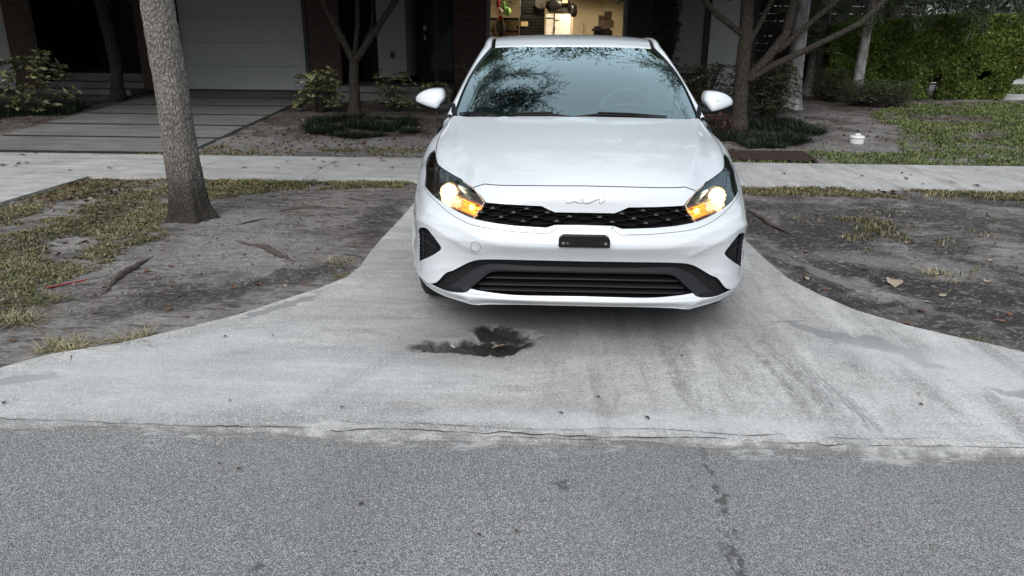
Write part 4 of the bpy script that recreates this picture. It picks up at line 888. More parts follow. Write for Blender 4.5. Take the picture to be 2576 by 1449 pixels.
# flat canopies added to shade the front yards (mostly above the frame; their shade and reflections are in it)
for i, (x, y, h, r_, n, lab) in enumerate(((-8.33, 10.95, 4.9, (4.2, 4.8, .9), 46000, 'broad canopy added to shade the left driveway'), (1.95, 11.3, 4.9, (3.0, 5.0, .9), 30000, 'broad canopy added to shade the open garage'),
        (-13.5, 8.5, 5.0, (4.0, 4.4, 1.2), 30000, 'canopy tree added beyond the left edge to shade the yard'), (-2.22, 11.1, 4.9, (3.8, 5.0, .9), 36000, 'slim shaded trunk standing before the black entrance door, its canopy added for shade'))):
    rt = round_tree('added_canopy_tree', lab, (x, y, .2), h, r_, n, .27, 90+i, M_DEEP, trunk=.05, zmin=2.02)
# the far side of the street, behind the camera: a tree row and houses close that side
for i, x in enumerate((-17, -10.5, -3.5, 4, 11, 18)):
    round_tree('roadside_tree', 'leafy tree in the row across the street behind the viewer', (x*1.5, -24-1.2*(i % 2), -.05), 6.0+(i*37 % 5)*.3, (4.6, 2.4, 2.6), 8000, .5, 110+i, M_DEEP, group='trees across the street behind the viewer', trunk=.2)
oh = thing('opposite_house', 'pale low house across the street behind the viewer', 'house', (0, -36, 0)); MB().box((-22, -4, 0), (22, 3, 3.6)).build('wall', M_WHITE, oh); MB().prism([(-23, 3.6), (23, 3.6), (19, 5.6), (-19, 5.6)], -5, 4).build('roof', M_GREY, oh)

# ------------------------------------------------------------------ small things on the ground
def gpos(x, y, dz=0): return (x, y, dirt_h(x, y)+dz)
M_ROOT = plain('root_wood', (.075, .058, .050), .9, .5, 45, .6)
def root(name, label, pts, r, seed):
    rs = np.random.RandomState(seed); fine = []; P = [Vector(p) for p in pts]
    for a in range(len(P)-1):
        for s_ in np.linspace(0, 1, 7)[:-1]:
            q = P[a].lerp(P[a+1], s_); fine.append(Vector((q.x+rs.normal()*.007, q.y+rs.normal()*.007, dirt_h(q.x, q.y)+q.z)))
    fine.append(Vector((P[-1].x, P[-1].y, dirt_h(P[-1].x, P[-1].y)+P[-1].z))); n = len(fine)
    rad = [r*(.18+.95*math.sin(math.pi*min(1, (k+.6)/n))**1.4)*(1+.10*rs.normal()) for k in range(n)]
    o = MB().tube(fine, rad, 9).build(name, M_ROOT, smooth=True); o['label'] = label; o['category'] = 'root'; return o
root('surface_root', 'thick dark root breaking the dirt near the left lawn, nearest the road', [(-2.74, .70, -.008), (-2.81, 1.0, .006), (-2.84, 1.3, .010), (-2.86, 1.64, -.006)], .020, 1)
root('surface_root', 'long thin root ridge in the middle of the left dirt strip', [(-2.47, 2.02, -.006), (-2.2, 1.82, .004), (-1.99, 1.6, .012), (-1.84, 1.46, .0)], .020, 2)
root('surface_root', 'straight root ridge between the street tree and the sidewalk', [(-2.5, 2.98, -.006), (-2.3, 3.1, .008), (-2.08, 3.19, -.004)], .018, 3)
root('fallen_branch', 'dark stick lying on the dirt just right of the car', [(1.62, 3.3, .01), (1.68, 2.95, .014), (1.78, 2.45, .01)], .016, 4)['category'] = 'stick'
root('twig', 'short thin twig on the dirt below the street tree', [(-2.62, 2.4, .008), (-2.45, 2.62, .01)], .006, 5)['category'] = 'stick'
rs_ = thing('red_strap', 'flat faded red plastic strap on the dirt by the left grass', 'strap', gpos(-3.15, .84, .006), R(42)); MB().add([(-.03, -.012, 0), (.22, -.004, .004), (.225, .010, .006), (-.01, .02, .002)], [(0, 1, 2, 3)]).build('band', plain('faded_red', (.30, .07, .07), .5, .15), rs_)
MB().tube([(.02, -.008, .004), (.12, -.004, .009), (.24, .006, .008)], .0028, 6).build('cord', plain('red_cord', (.30, .035, .045), .5), rs_); MB().lathe([(0, .006), (.022, .005), (.026, 0)], 14, Matrix.Translation((-.02, .002, 0))).build('washer', plain('grey_rubber', (.15, .14, .14), .7), rs_)
# fallen leaves one by one
def leaf_mesh(i):
    rs = np.random.RandomState(200+i); n = 7; w_ = .26+.08*rs.rand(); pts = []; L = 1.0; curl = rs.uniform(-.25, .5)
    for k in range(n+1):
        s_ = k/n; y_ = (s_-.5)*L; ww = w_*math.sin(math.pi*min(1, s_*1.02))**.8; z_ = curl*(s_-.5)**2+.05; 
        pts.append([(-ww, y_, z_+.12*abs(ww)*3), (0, y_, z_), (ww*(.9+.2*rs.rand()), y_, z_+.12*abs(ww)*3*rs.rand()*1.6)])
    mb = MB().grid(pts); mb.tube([(0, -.5, .05+curl*.25), (.03, -.72, .04)], .018, 4); return mesh('leaf', mb.v, mb.f, True)
LM = [leaf_mesh(i) for i in range(4)]
LC = [('rusty orange', (.145, .070, .042)), ('dull brown', (.10, .058, .04)), ('pale tan', (.34, .28, .20)), ('dark', (.055, .04, .032))]
LMAT = [plain('leaf_'+n.replace(' ', '_'), c, .7, .25, 90, .2) for n, c in LC]
def fallen(x, y, s_, ci, label=None, name='fallen_leaf', z=None, where='dirt verge'):
    me = LM[rnd.randrange(4)].copy(); me.materials.append(LMAT[ci]); o = bpy.data.objects.new(name, me); COL.objects.link(o)
    zz = z if z is not None else dirt_h(x, y); o.location = (x, y, zz+.003); o.rotation_euler = (rnd.uniform(-.15, .15), rnd.uniform(-.2, .2), rnd.uniform(0, 6.28)); o.scale = (s_, s_, s_)
    sp_ = {'sidewalk': 'left of the street tree' if x < -3.4 else ('between the street tree and the car' if x < 0 else 'right of the car'),
           'left dirt verge': 'near the thickest root' if x < -2.5 else ('below the long thin root' if y < .97 and x < -1.8 else ('by the kink in the apron edge' if y < 1.6 else 'below the street tree')),
           'right dirt verge': 'beside the apron edge' if x < 2.0 and y < 1.6 else ('close to the car' if x < 2.0 else ('nearest the road' if y < 1.2 else 'in its open middle')),
           'concrete apron': 'left of the hole' if x < -.8 else ('right of the tyre scuffs' if x > 1 else 'in front of the car'), 'road': 'on its left half' if x < 0 else 'on its right half'}.get(where, '')
    o['label'] = label or f'{LC[ci][0]} dead leaf on the {where}, {sp_}'; o['category'] = 'leaf'
    o['group'] = f'{LC[ci][0]} leaves fallen on the {where}, {sp_}'
    if label: del o['group']
for (x, y, ci) in ((-2.42, .93, 0), (-2.05, .96, 0), (-1.92, 1.02, 0), (-1.75, 1.0, 2), (-1.65, 1.05, 0), (-1.52, .99, 0), (-2.25, .55, 0), (-2.1, .45, 1), (-2.62, .46, 0), (-2.78, .22, 0), (-2.8, .06, 1), (-2.45, -.02, 1), (-2.62, 1.33, 0), (-2.71, 1.2, 0), (-2.58, 1.06, 1), (-2.8, .87, 0), (-2.86, 1.7, 1), (-1.55, 1.9, 1), (-2.95, 1.95, 0), (-3.05, 2.0, 0), (-1.7, 2.9, 1)):
    fallen(x, y, rnd.uniform(.038, .055), ci, where='left dirt verge')
for (x, y, ci) in ((1.72, 2.0, 0), (1.5, 1.35, 2), (1.55, 1.15, 0), (1.85, 1.7, 2), (1.95, 1.55, 1), (2.2, 1.05, 2), (2.42, .75, 0), (2.3, .62, 0), (2.05, .92, 2), (2.6, 1.3, 2), (2.4, 1.5, 2), (2.15, 2.2, 1), (2.55, 2.3, 2), (1.95, .78, 1), (1.8, .62, 0), (2.9, 1.8, 2), (2.7, 2.9, 0), (2.2, 3.2, 1), (1.62, 1.9, 2)):
    fallen(x, y, rnd.uniform(.045, .07), ci, where='right dirt verge')
for (x, y, ci) in ((-2.35, -.62, 3), (-1.45, -.55, 3), (-.98, -.58, 3), (-1.52, .15, 1), (-1.75, .12, 1), (.06, -.43, 3), (.48, .02, 3), (1.42, -.32, 2), (1.25, -.05, 3), (-.1, -.58, 3), (.24, -.6, 3), (1.38, -.42, 3), (-1.5, 1.6, 3)):
    fallen(x, y, rnd.uniform(.014, .026), ci, where='concrete apron', z=.003)
for k in range(34):
    x = rnd.uniform(-7.3, -1.6) if k < 24 else rnd.uniform(1.6, 6.5); y = rnd.uniform(4.5, 5.85); fallen(x, y, rnd.uniform(.04, .09), 3 if rnd.random() < .6 else 1, where='sidewalk', z=.004)
for k in range(10):
    fallen(rnd.uniform(-1.6, 1.6), rnd.uniform(-2.0, -.9), rnd.uniform(.012, .022), 3, where='road', z=-.017)
fallen(-.385, .10, .085, 2, 'pale curled leaf lying in the black hole in the apron', z=-.012)
fallen(2.02, 1.28, .15, 2, 'large pale curled leaf on the dark soil of the right verge')
MB().tube([(-.62, .10, -.005), (-.60, .055, .004)], .004, 5).build('cigarette_butt', plain('butt_white', (.6, .57, .52), .8), label='pale cigarette butt at the left end of the hole', cat='litter')
# straw-like tufts
def tuft(x, y, n, h, label, mat=M_STRAW, seed=0, w_=.07):
    blades('grass_tuft', [(x-w_, y-w_*.7), (x+w_, y-w_*.7), (x+w_, y+w_*.7), (x-w_, y+w_*.7)], n, h*.75, mat, seed+300, None, lean=2.4, wid=.0025, kind=None, label=label, cat='grass tuft')
tuft(-2.50, -.02, 170, .10, 'dry straw tuft nearest the road on the left verge', seed=1, w_=.09)
tuft(-2.93, .33, 160, .10, 'dry straw tuft at the left edge of the picture', seed=2, w_=.10)
tuft(-2.22, .13, 110, .09, 'dry straw tuft against the curved edge of the apron', seed=3, w_=.08)
tuft(-1.55, 1.52, 80, .06, 'thin straw tuft beside the kink of the left apron edge', seed=4, w_=.09)
tuft(-3.0, .62, 200, .08, 'half green tuft where the left lawn ends', M_GRASS, 5, .1)
tuft(2.36, 1.52, 60, .06, 'straw tuft among dead leaves right of the large pale leaf', seed=6, w_=.07)
tuft(-1.45, 1.22, 110, .035, 'green moss-like tuft at the corner of the left apron edge', M_GRASS, 7, .07)
tuft(2.0, .34, 90, .04, 'low green tuft along the right apron edge', M_GRASS, 8, .09)
# white cleanout cap
wc = thing('cleanout_cap', 'round white plastic cap with a dark band standing in the right yard', 'cap', gpos(4.15, 7.36, 0))
M_CAP = plain('cap_white', (.70, .71, .70), .5, .05)
MB().lathe([(0, .115), (.085, .115), (.095, .11), (.098, .085)], 28).build('lid', M_CAP, wc, True); MB().lathe([(.092, .085), (.092, .077), (.090, .076)], 28).build('band', M_BPL, wc, True)
MB().lathe([(.097, .076), (.092, .0), (.085, -.03)], 28).build('body', M_CAP, wc, True); MB().box((-.035, -.03, .1155), (.035, .03, .145)).build('square_nut', M_CAP, wc, bevel=.004)
# two solar path lights
for i, (x, y, lb) in enumerate(((5.52, 10.35, 'black solar spike light, left one of the two before the box bushes'), (6.2, 10.8, 'black solar spike light, right one of the two at the lawn edge'))):
    s_ = thing('solar_light', lb, 'garden light', gpos(x, y, 0), group='solar spike lights'); MB().tube([(0, 0, -.02), (0, 0, .17)], .012, 8).build('stake', M_BPL, s_)
    Mx = Matrix.Translation((0, 0, .19)) @ Matrix.Rotation(R(18), 4, 'Y') @ Matrix.Rotation(R(-14), 4, 'X')
    MB().box((-.085, -.07, -.008), (.085, .07, .008), Mx).build('panel_frame', M_BPL, s_); MB().box((-.072, -.058, .0085), (.072, .058, .011), Mx).build('solar_panel', plain('solar_cell', (.06, .065, .075), .25, .1), s_)
    MB().lathe([(0, 0), (.04, -.005), (.045, -.035), (.03, -.06), (0, -.062)], 14, Matrix.Translation((-.02, -.01, .182))).build('lamp_head', M_BPL, s_, True)
# rusty slatted grate
gr = thing('ground_grate', 'rusty brown slatted grate lying flat beyond the sidewalk right of the car', 'grate', (2.6, 6.28, .02))
M_RUST = plain('rusty_slat', (.034, .021, .018), .85, .4, 20, .3)
for i in range(6): MB().box((-.55, -.24+i*.09, .0+i*.0052), (.56, -.20+i*.09, .022+i*.0052)).build('slat', M_RUST, gr)
for x in (-.5, -.1, .3, .6): MB().box((x-.56+.5, -.26, -.02), (x-.52+.5, .27, -.003)).build('cross_bar', M_RUST, gr)
# ================================================================== THE CAR
# ---- front shell of the car (right half, x>=0): rows bottom lip -> cowl, columns centre -> side
_B=[(0,0),(.25,.008),(.45,.032),(.585,.080),(.685,.150),(.765,.255),(.825,.395),(.866,.54)]
def _row(z,dy,last,dz=None,taper=None,base=None):
    r=[];b=base or _B
    for i,(x,y) in enumerate(b):
        t=1 if taper is None else taper[i]
        r.append((x,y+dy*t,z+(0 if dz is None else dz[i])))
    r.append(last); return r
SX=lambda k:[(x*k,y) for x,y in _B]
NET=[
 [(0,.055,.232),(.25,.06,.231),(.45,.075,.228),(.58,.12,.228),(.675,.185,.230),(.75,.28,.235),(.80,.385,.24),(.835,.48,.245),(.848,.54,.25)],
 [(0,.020,.262),(.25,.025,.262),(.45,.048,.262),(.588,.094,.262),(.688,.165,.265),(.765,.268,.268),(.82,.39,.27),(.852,.49,.27),(.862,.54,.27)],
 [(0,.030,.290),(.25,.036,.290),(.45,.060,.288),(.588,.104,.288),(.690,.168,.290),(.768,.268,.295),(.824,.39,.30),(.858,.50,.30),(.868,.54,.30)],
 [(0,.055,.385),(.25,.062,.385),(.45,.080,.385),(.588,.118,.380),(.690,.172,.375),(.770,.266,.375),(.828,.39,.37),(.866,.51,.37),(.880,.545,.37)],
 [(0,.036,.455),(.25,.044,.455),(.45,.065,.455),(.588,.105,.450),(.690,.160,.445),(.770,.260,.44),(.830,.39,.44),(.870,.53,.44),(.886,.565,.44)],
 [(0,-.004,.530),(.25,.004,.530),(.45,.028,.532),(.588,.078,.535),(.690,.146,.535),(.770,.256,.525),(.830,.39,.515),(.872,.55,.51),(.890,.605,.51)],
 [(0,.008,.582),(.25,.016,.582),(.45,.040,.584),(.588,.090,.588),(.690,.158,.590),(.770,.264,.580),(.830,.40,.57),(.873,.57,.57),(.892,.66,.57)],
 [(0,.026,.635),(.25,.034,.635),(.45,.062,.633),(.588,.118,.632),(.690,.190,.630),(.768,.290,.622),(.828,.43,.615),(.872,.60,.615),(.893,.73,.62)],
 [(0,.034,.690),(.25,.042,.690),(.45,.078,.688),(.585,.140,.685),(.685,.225,.680),(.762,.340,.672),(.824,.48,.662),(.870,.65,.65),(.894,.80,.648)],
 [(0,.048,.750),(.25,.058,.748),(.45,.110,.740),(.575,.190,.735),(.672,.305,.732),(.752,.440,.728),(.818,.57,.715),(.868,.72,.69),(.895,.87,.655)],
 [(0,.086,.789),(.25,.098,.787),(.45,.155,.776),(.565,.265,.768),(.660,.415,.777),(.742,.560,.782),(.812,.68,.762),(.866,.80,.718),(.896,.94,.662)],
 [(0,.200,.838),(.25,.212,.835),(.45,.275,.824),(.568,.385,.812),(.663,.540,.817),(.742,.670,.815),(.810,.79,.788),(.867,.89,.732),(.897,1.0,.670)],
 [(0,.400,.886),(.25,.410,.883),(.455,.460,.873),(.585,.550,.858),(.678,.680,.855),(.748,.795,.844),(.810,.90,.812),(.868,.98,.745),(.898,1.07,.678)],
 [(0,.650,.930),(.25,.658,.927),(.465,.685,.916),(.605,.745,.899),(.690,.840,.888),(.750,.925,.868),(.808,1.0,.832),(.866,1.06,.758),(.898,1.12,.684)],
 [(0,.900,.967),(.25,.908,.964),(.475,.930,.952),(.620,.970,.936),(.698,1.04,.922),(.752,1.09,.894),(.806,1.14,.850),(.864,1.18,.768),(.898,1.21,.688)],
 [(0,1.12,.995),(.25,1.126,.993),(.485,1.160,.985),(.640,1.215,.975),(.722,1.285,.970),(.762,1.31,.935),(.806,1.33,.872),(.862,1.34,.782),(.898,1.35,.690)],
]
NET=np.array(NET,float)
NR,NC=NET.shape[:2]
for _r in range(2,10): NET[_r,6:,0]-=np.array([.010,.014,.016])*(1 if 3<_r<9 else .6)
for _r,_k in ((11,.15),(12,.8),(13,1.1),(14,1.1),(15,.3)):
    NET[_r,5:8,0]+=np.array([.014,.022,.012])*_k; NET[_r,5:8,2]+=np.array([.006,.012,.008])*_k
def _ext(P,axis,mirror=False):
    P=np.moveaxis(P,axis,0)
    a=2*P[0]-P[1]; b=2*P[-1]-P[-2]
    if mirror: a=P[1]*np.array([-1,1,1])
    return np.moveaxis(np.concatenate([a[None],P,b[None]]),0,axis)
PX=_ext(_ext(NET,0),1,True)
def _w(t,k=.5):
    return np.stack([-k*t+2*k*t**2-k*t**3,1+(k-3)*t**2+(2-k)*t**3,k*t+(3-2*k)*t**2+(k-2)*t**3,-k*t**2+k*t**3],-1)
def S0(u,v):
    u=np.clip(np.asarray(u,float),0,NC-1-1e-9);v=np.clip(np.asarray(v,float),0,NR-1-1e-9)
    iu=np.floor(u).astype(int);iv=np.floor(v).astype(int)
    wu=_w(u-iu);wv=_w(v-iv,.42)
    out=np.zeros(u.shape+(3,))
    for a in range(4):
        for b in range(4):
            out+=PX[iv+a,iu+b]*(wv[...,a]*wu[...,b])[...,None]
    return out
RIDGES=[([(3.894,14.87),(2.991,12.433),(2.427,10.768),(2.046,9.976)],.010,.085),
 ([(0,5.03),(1.0,5.02),(1.6,5.05),(2.05,5.32),(2.7,5.9),(3.5,6.5),(4.6,7.0)],.008,.040),
 ([(2.25,4.45),(2.9,4.95),(3.6,5.35),(4.3,5.75),(5.0,5.95),(5.8,5.7)],.010,.030),
 ([(3.3,3.1),(4.2,2.75),(5.2,2.2),(6.0,1.6)],.006,.03),
 ([(2.72,1.40),(2.45,.62),(2.3,.1)],.014,.035),
 ([(0,1.25),(1.2,1.2),(2.45,.75)],.005,.02)]
def S(u,v):
    p=S0(u,v); u=np.asarray(u,float);v=np.asarray(v,float)
    if RIDGES:
        h=.02
        du=S0(np.minimum(u+h,NC-1),v)-S0(np.maximum(u-h,0),v);dv=S0(u,np.minimum(v+h,NR-1))-S0(u,np.maximum(v-h,0))
        n=np.cross(du,dv);n/=np.maximum(np.linalg.norm(n,axis=-1,keepdims=True),1e-9)
        a=np.maximum(np.linalg.norm(du,axis=-1)/(2*h),.02);b=np.maximum(np.linalg.norm(dv,axis=-1)/(2*h),.02)
        for poly,amp,w in RIDGES:
            dmin=np.full(u.shape,9.)
            for (x0,y0),(x1,y1) in zip(poly,poly[1:]):
                ex,ey=(x1-x0)*a,(y1-y0)*b;px,py=(u-x0)*a,(v-y0)*b
                t=np.clip((px*ex+py*ey)/(ex*ex+ey*ey),0,1);dmin=np.minimum(dmin,np.hypot(px-t*ex,py-t*ey))
            p=p+n*(amp*np.exp(-np.sqrt(dmin**2+.003**2)/w))[...,None]
    return p
def SN(u,v,h=.02):
    u=np.asarray(u,float);v=np.asarray(v,float)
    ua=np.maximum(u-h,0);ub=np.minimum(u+h,NC-1);va=np.maximum(v-h,0);vb=np.minimum(v+h,NR-1)
    du=S(ub,v)-S(ua,v);dv=S(u,vb)-S(u,va)
    n=np.cross(du,dv); return n/np.maximum(np.linalg.norm(n,axis=-1,keepdims=True),1e-9)
OUT={'headlight': [(5.232, 11.961), (5.472, 11.734), (5.869, 11.515), (6.196, 10.991), (5.992, 10.108), (5.725, 9.42), (5.601, 8.975), (5.501, 8.691), (5.121, 8.587), (4.504, 8.362), (3.85, 8.078), (3.302, 7.713), (2.825, 7.392), (2.302, 7.026), (1.964, 8.384), (2.155, 8.924), (2.431, 9.605), (3.137, 10.149), (3.886, 10.178), (4.64, 10.29), (4.985, 10.593), (5.178, 11.266)], 'headbrow': [(5.26, 10.129), (4.605, 9.84), (3.705, 9.898), (3.021, 9.67), (2.435, 9.112), (2.069, 8.545)], 'grille': [(2.302, 7.026), (1.964, 8.384), (1.289, 8.324), (0.76, 8.295), (0.517, 7.823), (0.277, 7.83), (0.029, 7.833), (0.022, 6.834), (0.271, 6.812), (0.512, 6.787), (0.662, 6.568), (1.283, 6.638), (1.771, 6.779)], 'trimline': [(5.497, 8.602), (4.309, 8.121), (3.442, 7.435), (2.713, 6.703), (2.238, 6.427), (1.663, 6.275), (1.19, 6.156), (0.641, 6.101), (0.474, 6.535), (0.506, 6.759)], 'vent': [(5.624, 4.739), (5.392, 5.064), (5.038, 5.322), (4.697, 5.417), (4.448, 5.375), (4.23, 5.104), (3.975, 4.76), (3.744, 4.493), (3.703, 4.336), (3.845, 4.15), (4.542, 3.472), (5.704, 2.518)], 'lower': [(4.562, 1.344), (3.622, 2.603), (3.15, 2.904), (2.747, 3.321), (2.474, 3.598), (2.198, 3.804), (1.969, 3.87), (1.419, 3.942), (0.973, 3.974), (0.501, 3.998), (0.0, 4.0), (0.0, 1.938), (0.484, 1.906), (1.231, 1.846), (1.838, 1.983), (2.456, 2.131), (2.686, 1.455), (3.474, 1.745), (4.0, 1.709)], 'mesh': [(2.456, 2.151), (2.208, 2.476), (1.979, 2.761), (1.808, 2.939), (1.587, 3.014), (0.971, 3.047), (0.493, 3.065), (0.0, 3.062), (0.0, 2.0), (0.484, 1.924), (1.232, 1.866), (1.838, 1.983)], 'hoodfront': [(0.034, 10.051), (0.594, 10.019), (1.209, 9.982), (2.023, 9.946), (2.431, 9.605)], 'hoodside': [(5.197, 11.96), (5.245, 12.333), (5.215, 13.133), (5.088, 13.962), (4.755, 14.47), (4.331, 14.795), (3.95, 15.0)], 'tow': [(2.098, 4.783), (2.111, 4.658), (2.144, 4.553), (2.193, 4.48), (2.252, 4.448), (2.311, 4.46), (2.361, 4.514), (2.394, 4.602), (2.403, 4.714), (2.388, 4.839), (2.351, 4.969), (2.299, 5.077), (2.24, 5.128), (2.183, 5.115), (2.136, 5.04), (2.107, 4.916)], 'hoodcrease': [(3.894, 14.868), (2.991, 12.433), (2.427, 10.768), (2.046, 9.976)], 'cornergap': [(5.501, 8.691), (6.259, 8.46), (8.0, 7.062)], 'lowgap': [(6.15, 0.688), (6.1, 0.0), (4.901, 0.335)], 'reflector': [(3.688, 8.817)], 'amber': [(2.206, 8.291)], 'plate': [(0.415, 5.855), (0.342, 6.169), (0.0, 6.188), (0.0, 5.188), (0.406, 5.188)], 'logo': [(0.333, 9.102)]}
M_PAINT = NT('white_car_paint'); _n = M_PAINT.noise(120, 2); M_PAINT.color(M_PAINT.ramp(_n, [(.3, (.66, .70, .73)), (.7, (.69, .73, .76))])).rough(.42); M_PAINT.set(Coat_Weight=1.0, Coat_Roughness=.035, Coat_IOR=1.6, Specular_IOR_Level=.35)
M_PAINT = M_PAINT.m
def paint_dirty():
    t = NT('white_lip_paint'); n = t.noise(60, 4, .7, vec=t.mapping((.4, 1, 2))); c = t.ramp(n, [(.60, (.69, .70, .71)), (.72, (.25, .24, .23))]); t.color(c).rough(.45); t.set(Coat_Weight=.6, Coat_Roughness=.1); return t.m
M_LIP = paint_dirty()
M_TRIM = plain('black_textured_trim', (.009, .0095, .011), .6, .1, 300, .12, Specular_IOR_Level=.22); M_BAND = plain('satin_black_band', (.016, .0175, .021), .6, .06, 200, .08, Specular_IOR_Level=.28)
M_GLOSSB = plain('gloss_black', (.008, .008, .009), .18, .1, 10, 0); M_GAP = plain('shut_line', (.006, .006, .006), .9, .1, 10, 0)
M_DARK = plain('engine_bay_dark', (.006, .006, .006), .9, .1, 10, 0); M_TYRE = plain('tyre_rubber', (.018, .018, .018), .85, .2, 60, .2)
M_CHROME = plain('chrome', (.75, .75, .76), .12, .03, 10, 0, Metallic=1.0); M_RIM = plain('alloy', (.40, .41, .42), .3, .05, 10, 0, Metallic=1.0)
M_BEZEL = plain('headlamp_bezel', (.055, .047, .045), .22, .1, 10, 0); M_GLASS = glassmat('windscreen_glass', (.60, .74, .71), 1.55, 4.2); M_SIDEG = glassmat('side_glass', (.45, .52, .50), 1.5, 1.4)
M_LENS = glassmat('headlamp_lens', (.93, .92, .92), 1.45, 1.3)
M_INT = plain('interior_dark', (.035, .036, .038), .75, .1, 30, .05); M_INTG = plain('interior_grey', (.10, .12, .12), .8, .08, 30, .05); M_PILLAR = plain('pillar_trim', (.34, .40, .38), .8, .05, 30, 0)
car = thing('parked_car', 'white compact sedan facing the street with both headlights lit', 'car', (0, 0, 0), .003)
def smooth_poly(pts, n=5, corners=(), closed=True):
    P = [np.array(p, float) for p in pts]; N = len(P); out = []; rng = range(N if closed else N-1)
    g = lambda i: P[i % N] if closed else P[max(0, min(N-1, i))]
    for i in rng:
        p0, p1, p2, p3 = g(i-1), g(i), g(i+1), g(i+2)
        if i in corners: p0 = 2*p1-p2
        if (i+1) % N in corners: p3 = 2*p2-p1
        for k in range(n):
            t = k/n; m1 = (p2-p0)*.5; m2 = (p3-p1)*.5
            out.append(tuple((2*t**3-3*t**2+1)*p1+(t**3-2*t**2+t)*m1+(-2*t**3+3*t**2)*p2+(t**3-t**2)*m2))
    if not closed: out.append(tuple(P[-1]))
    return [(max(0, a), b) for a, b in out]
HL = smooth_poly(OUT['headlight'], 3, (0, 7, 13, 14, 16))
GR = OUT['grille'][:]; GR[6] = (0, 7.833); GR[7] = (0, 6.834)
GRP = [p for p in GR]
LW = [(4.62, 1.33), (3.622, 2.603), (3.15, 2.904), (2.747, 3.321), (2.474, 3.598), (2.198, 3.804), (1.969, 3.87), (1.419, 3.942), (.973, 3.974), (.501, 3.998), (0, 4.0), (0, 1.938), (.484, 1.906), (1.231, 1.846), (1.838, 1.983), (2.456, 2.131), (2.70, 1.42), (3.474, 1.25), (4.05, 1.25)]
LWP = smooth_poly(LW, 3, (0, 10, 11, 14, 15, 16))
MS = [(2.40, 2.20), (2.208, 2.476), (1.979, 2.761), (1.808, 2.939), (1.587, 3.014), (.971, 3.047), (.493, 3.062), (0, 3.062), (0, 2.0), (.484, 1.97), (1.232, 1.92), (1.838, 2.05)]
MSP = smooth_poly(MS, 3, (0, 7, 8, 11))
VT = smooth_poly(OUT['vent'], 3, (0, 11))
HOODF = [(0, 10.05), (.594, 10.019), (1.209, 9.982), (2.023, 9.946), (2.431, 9.605)]
HTOP = [p for p in OUT['headlight'][17:]]   # along the lamp's upper edge to the tip
HSIDE = [(5.085, 11.894), (5.137, 12.266), (5.153, 13.085), (5.087, 13.961), (4.758, 14.472), (4.331, 14.795), (3.95, 15.0)]
HOOD = HOODF+HTOP+HSIDE+[(0, 15)]
CG = [(5.501, 8.691), (6.259, 8.30), (7.1, 7.7), (8, 7.06)]
FEND = CG+[(8, 15), (3.95, 15)]+HSIDE[::-1][1:]+[(5.116, 11.892)]+OUT['headlight'][1:8]
def sample(poly, step):
    """extra points so the edge follows the surface"""
    out = []; n = len(poly)
    for i in range(n):
        a, b = np.array(poly[i]), np.array(poly[(i+1) % n]); k = max(1, int(np.linalg.norm(b-a)/step))
        for j in range(k): out.append(tuple(a+(b-a)*j/k))
    return out
def build_shell():
    pts = []; idx = {}; edges = []
    def pid(p):
        k = (round(p[0], 4), round(p[1], 4))
        if k not in idx: idx[k] = len(pts); pts.append(Vector(k))
        return idx[k]
    def add(poly, closed=True, step=.12):
        q = sample(poly, step) if closed else sample(poly+poly[-2:0:-1], step)
        ii = [pid(p) for p in q]
        for a, b in zip(ii, ii[1:]+ii[:1]):
            if a != b: edges.append((a, b))
    add([(0, 0), (8, 0), (8, 15), (0, 15)], step=.2)
    for poly in (HL, GRP, LWP, MSP, VT): add(poly, True, .2)
    add(HOODF, False); add(HSIDE, False); add(CG, False)
    U, V_ = np.meshgrid(np.arange(.1, 8, .125), np.arange(.1, 15, .125))
    for a, b in zip(U.ravel(), V_.ravel()): pts.append(Vector((a, b)))
    r_ = delaunay_2d_cdt(pts, edges, [], 0, 1e-6); vv = np.array([(p.x, p.y) for p in r_[0]]); ff = [f for f in r_[2]]
    tri = np.array([f[:3] for f in ff]); cen = vv[tri].mean(1); X, Y = cen[:, 0], cen[:, 1]
    reg = np.full(len(tri), 'bumper', dtype=object)
    m = inpoly(X, Y, FEND); reg[m] = 'fender'; m = inpoly(X, Y, HOOD); reg[m] = 'bonnet'
    m = inpoly(X, Y, sample(HL, .2)); reg[m] = 'lens'; m = inpoly(X, Y, GRP); reg[m] = 'grille'; m = inpoly(X, Y, LWP); reg[m] = 'lower'; m = inpoly(X, Y, MSP); reg[m] = 'mesh'; m = inpoly(X, Y, VT); reg[m] = 'vent'
    return vv, tri, reg
SV, ST, SR = build_shell()
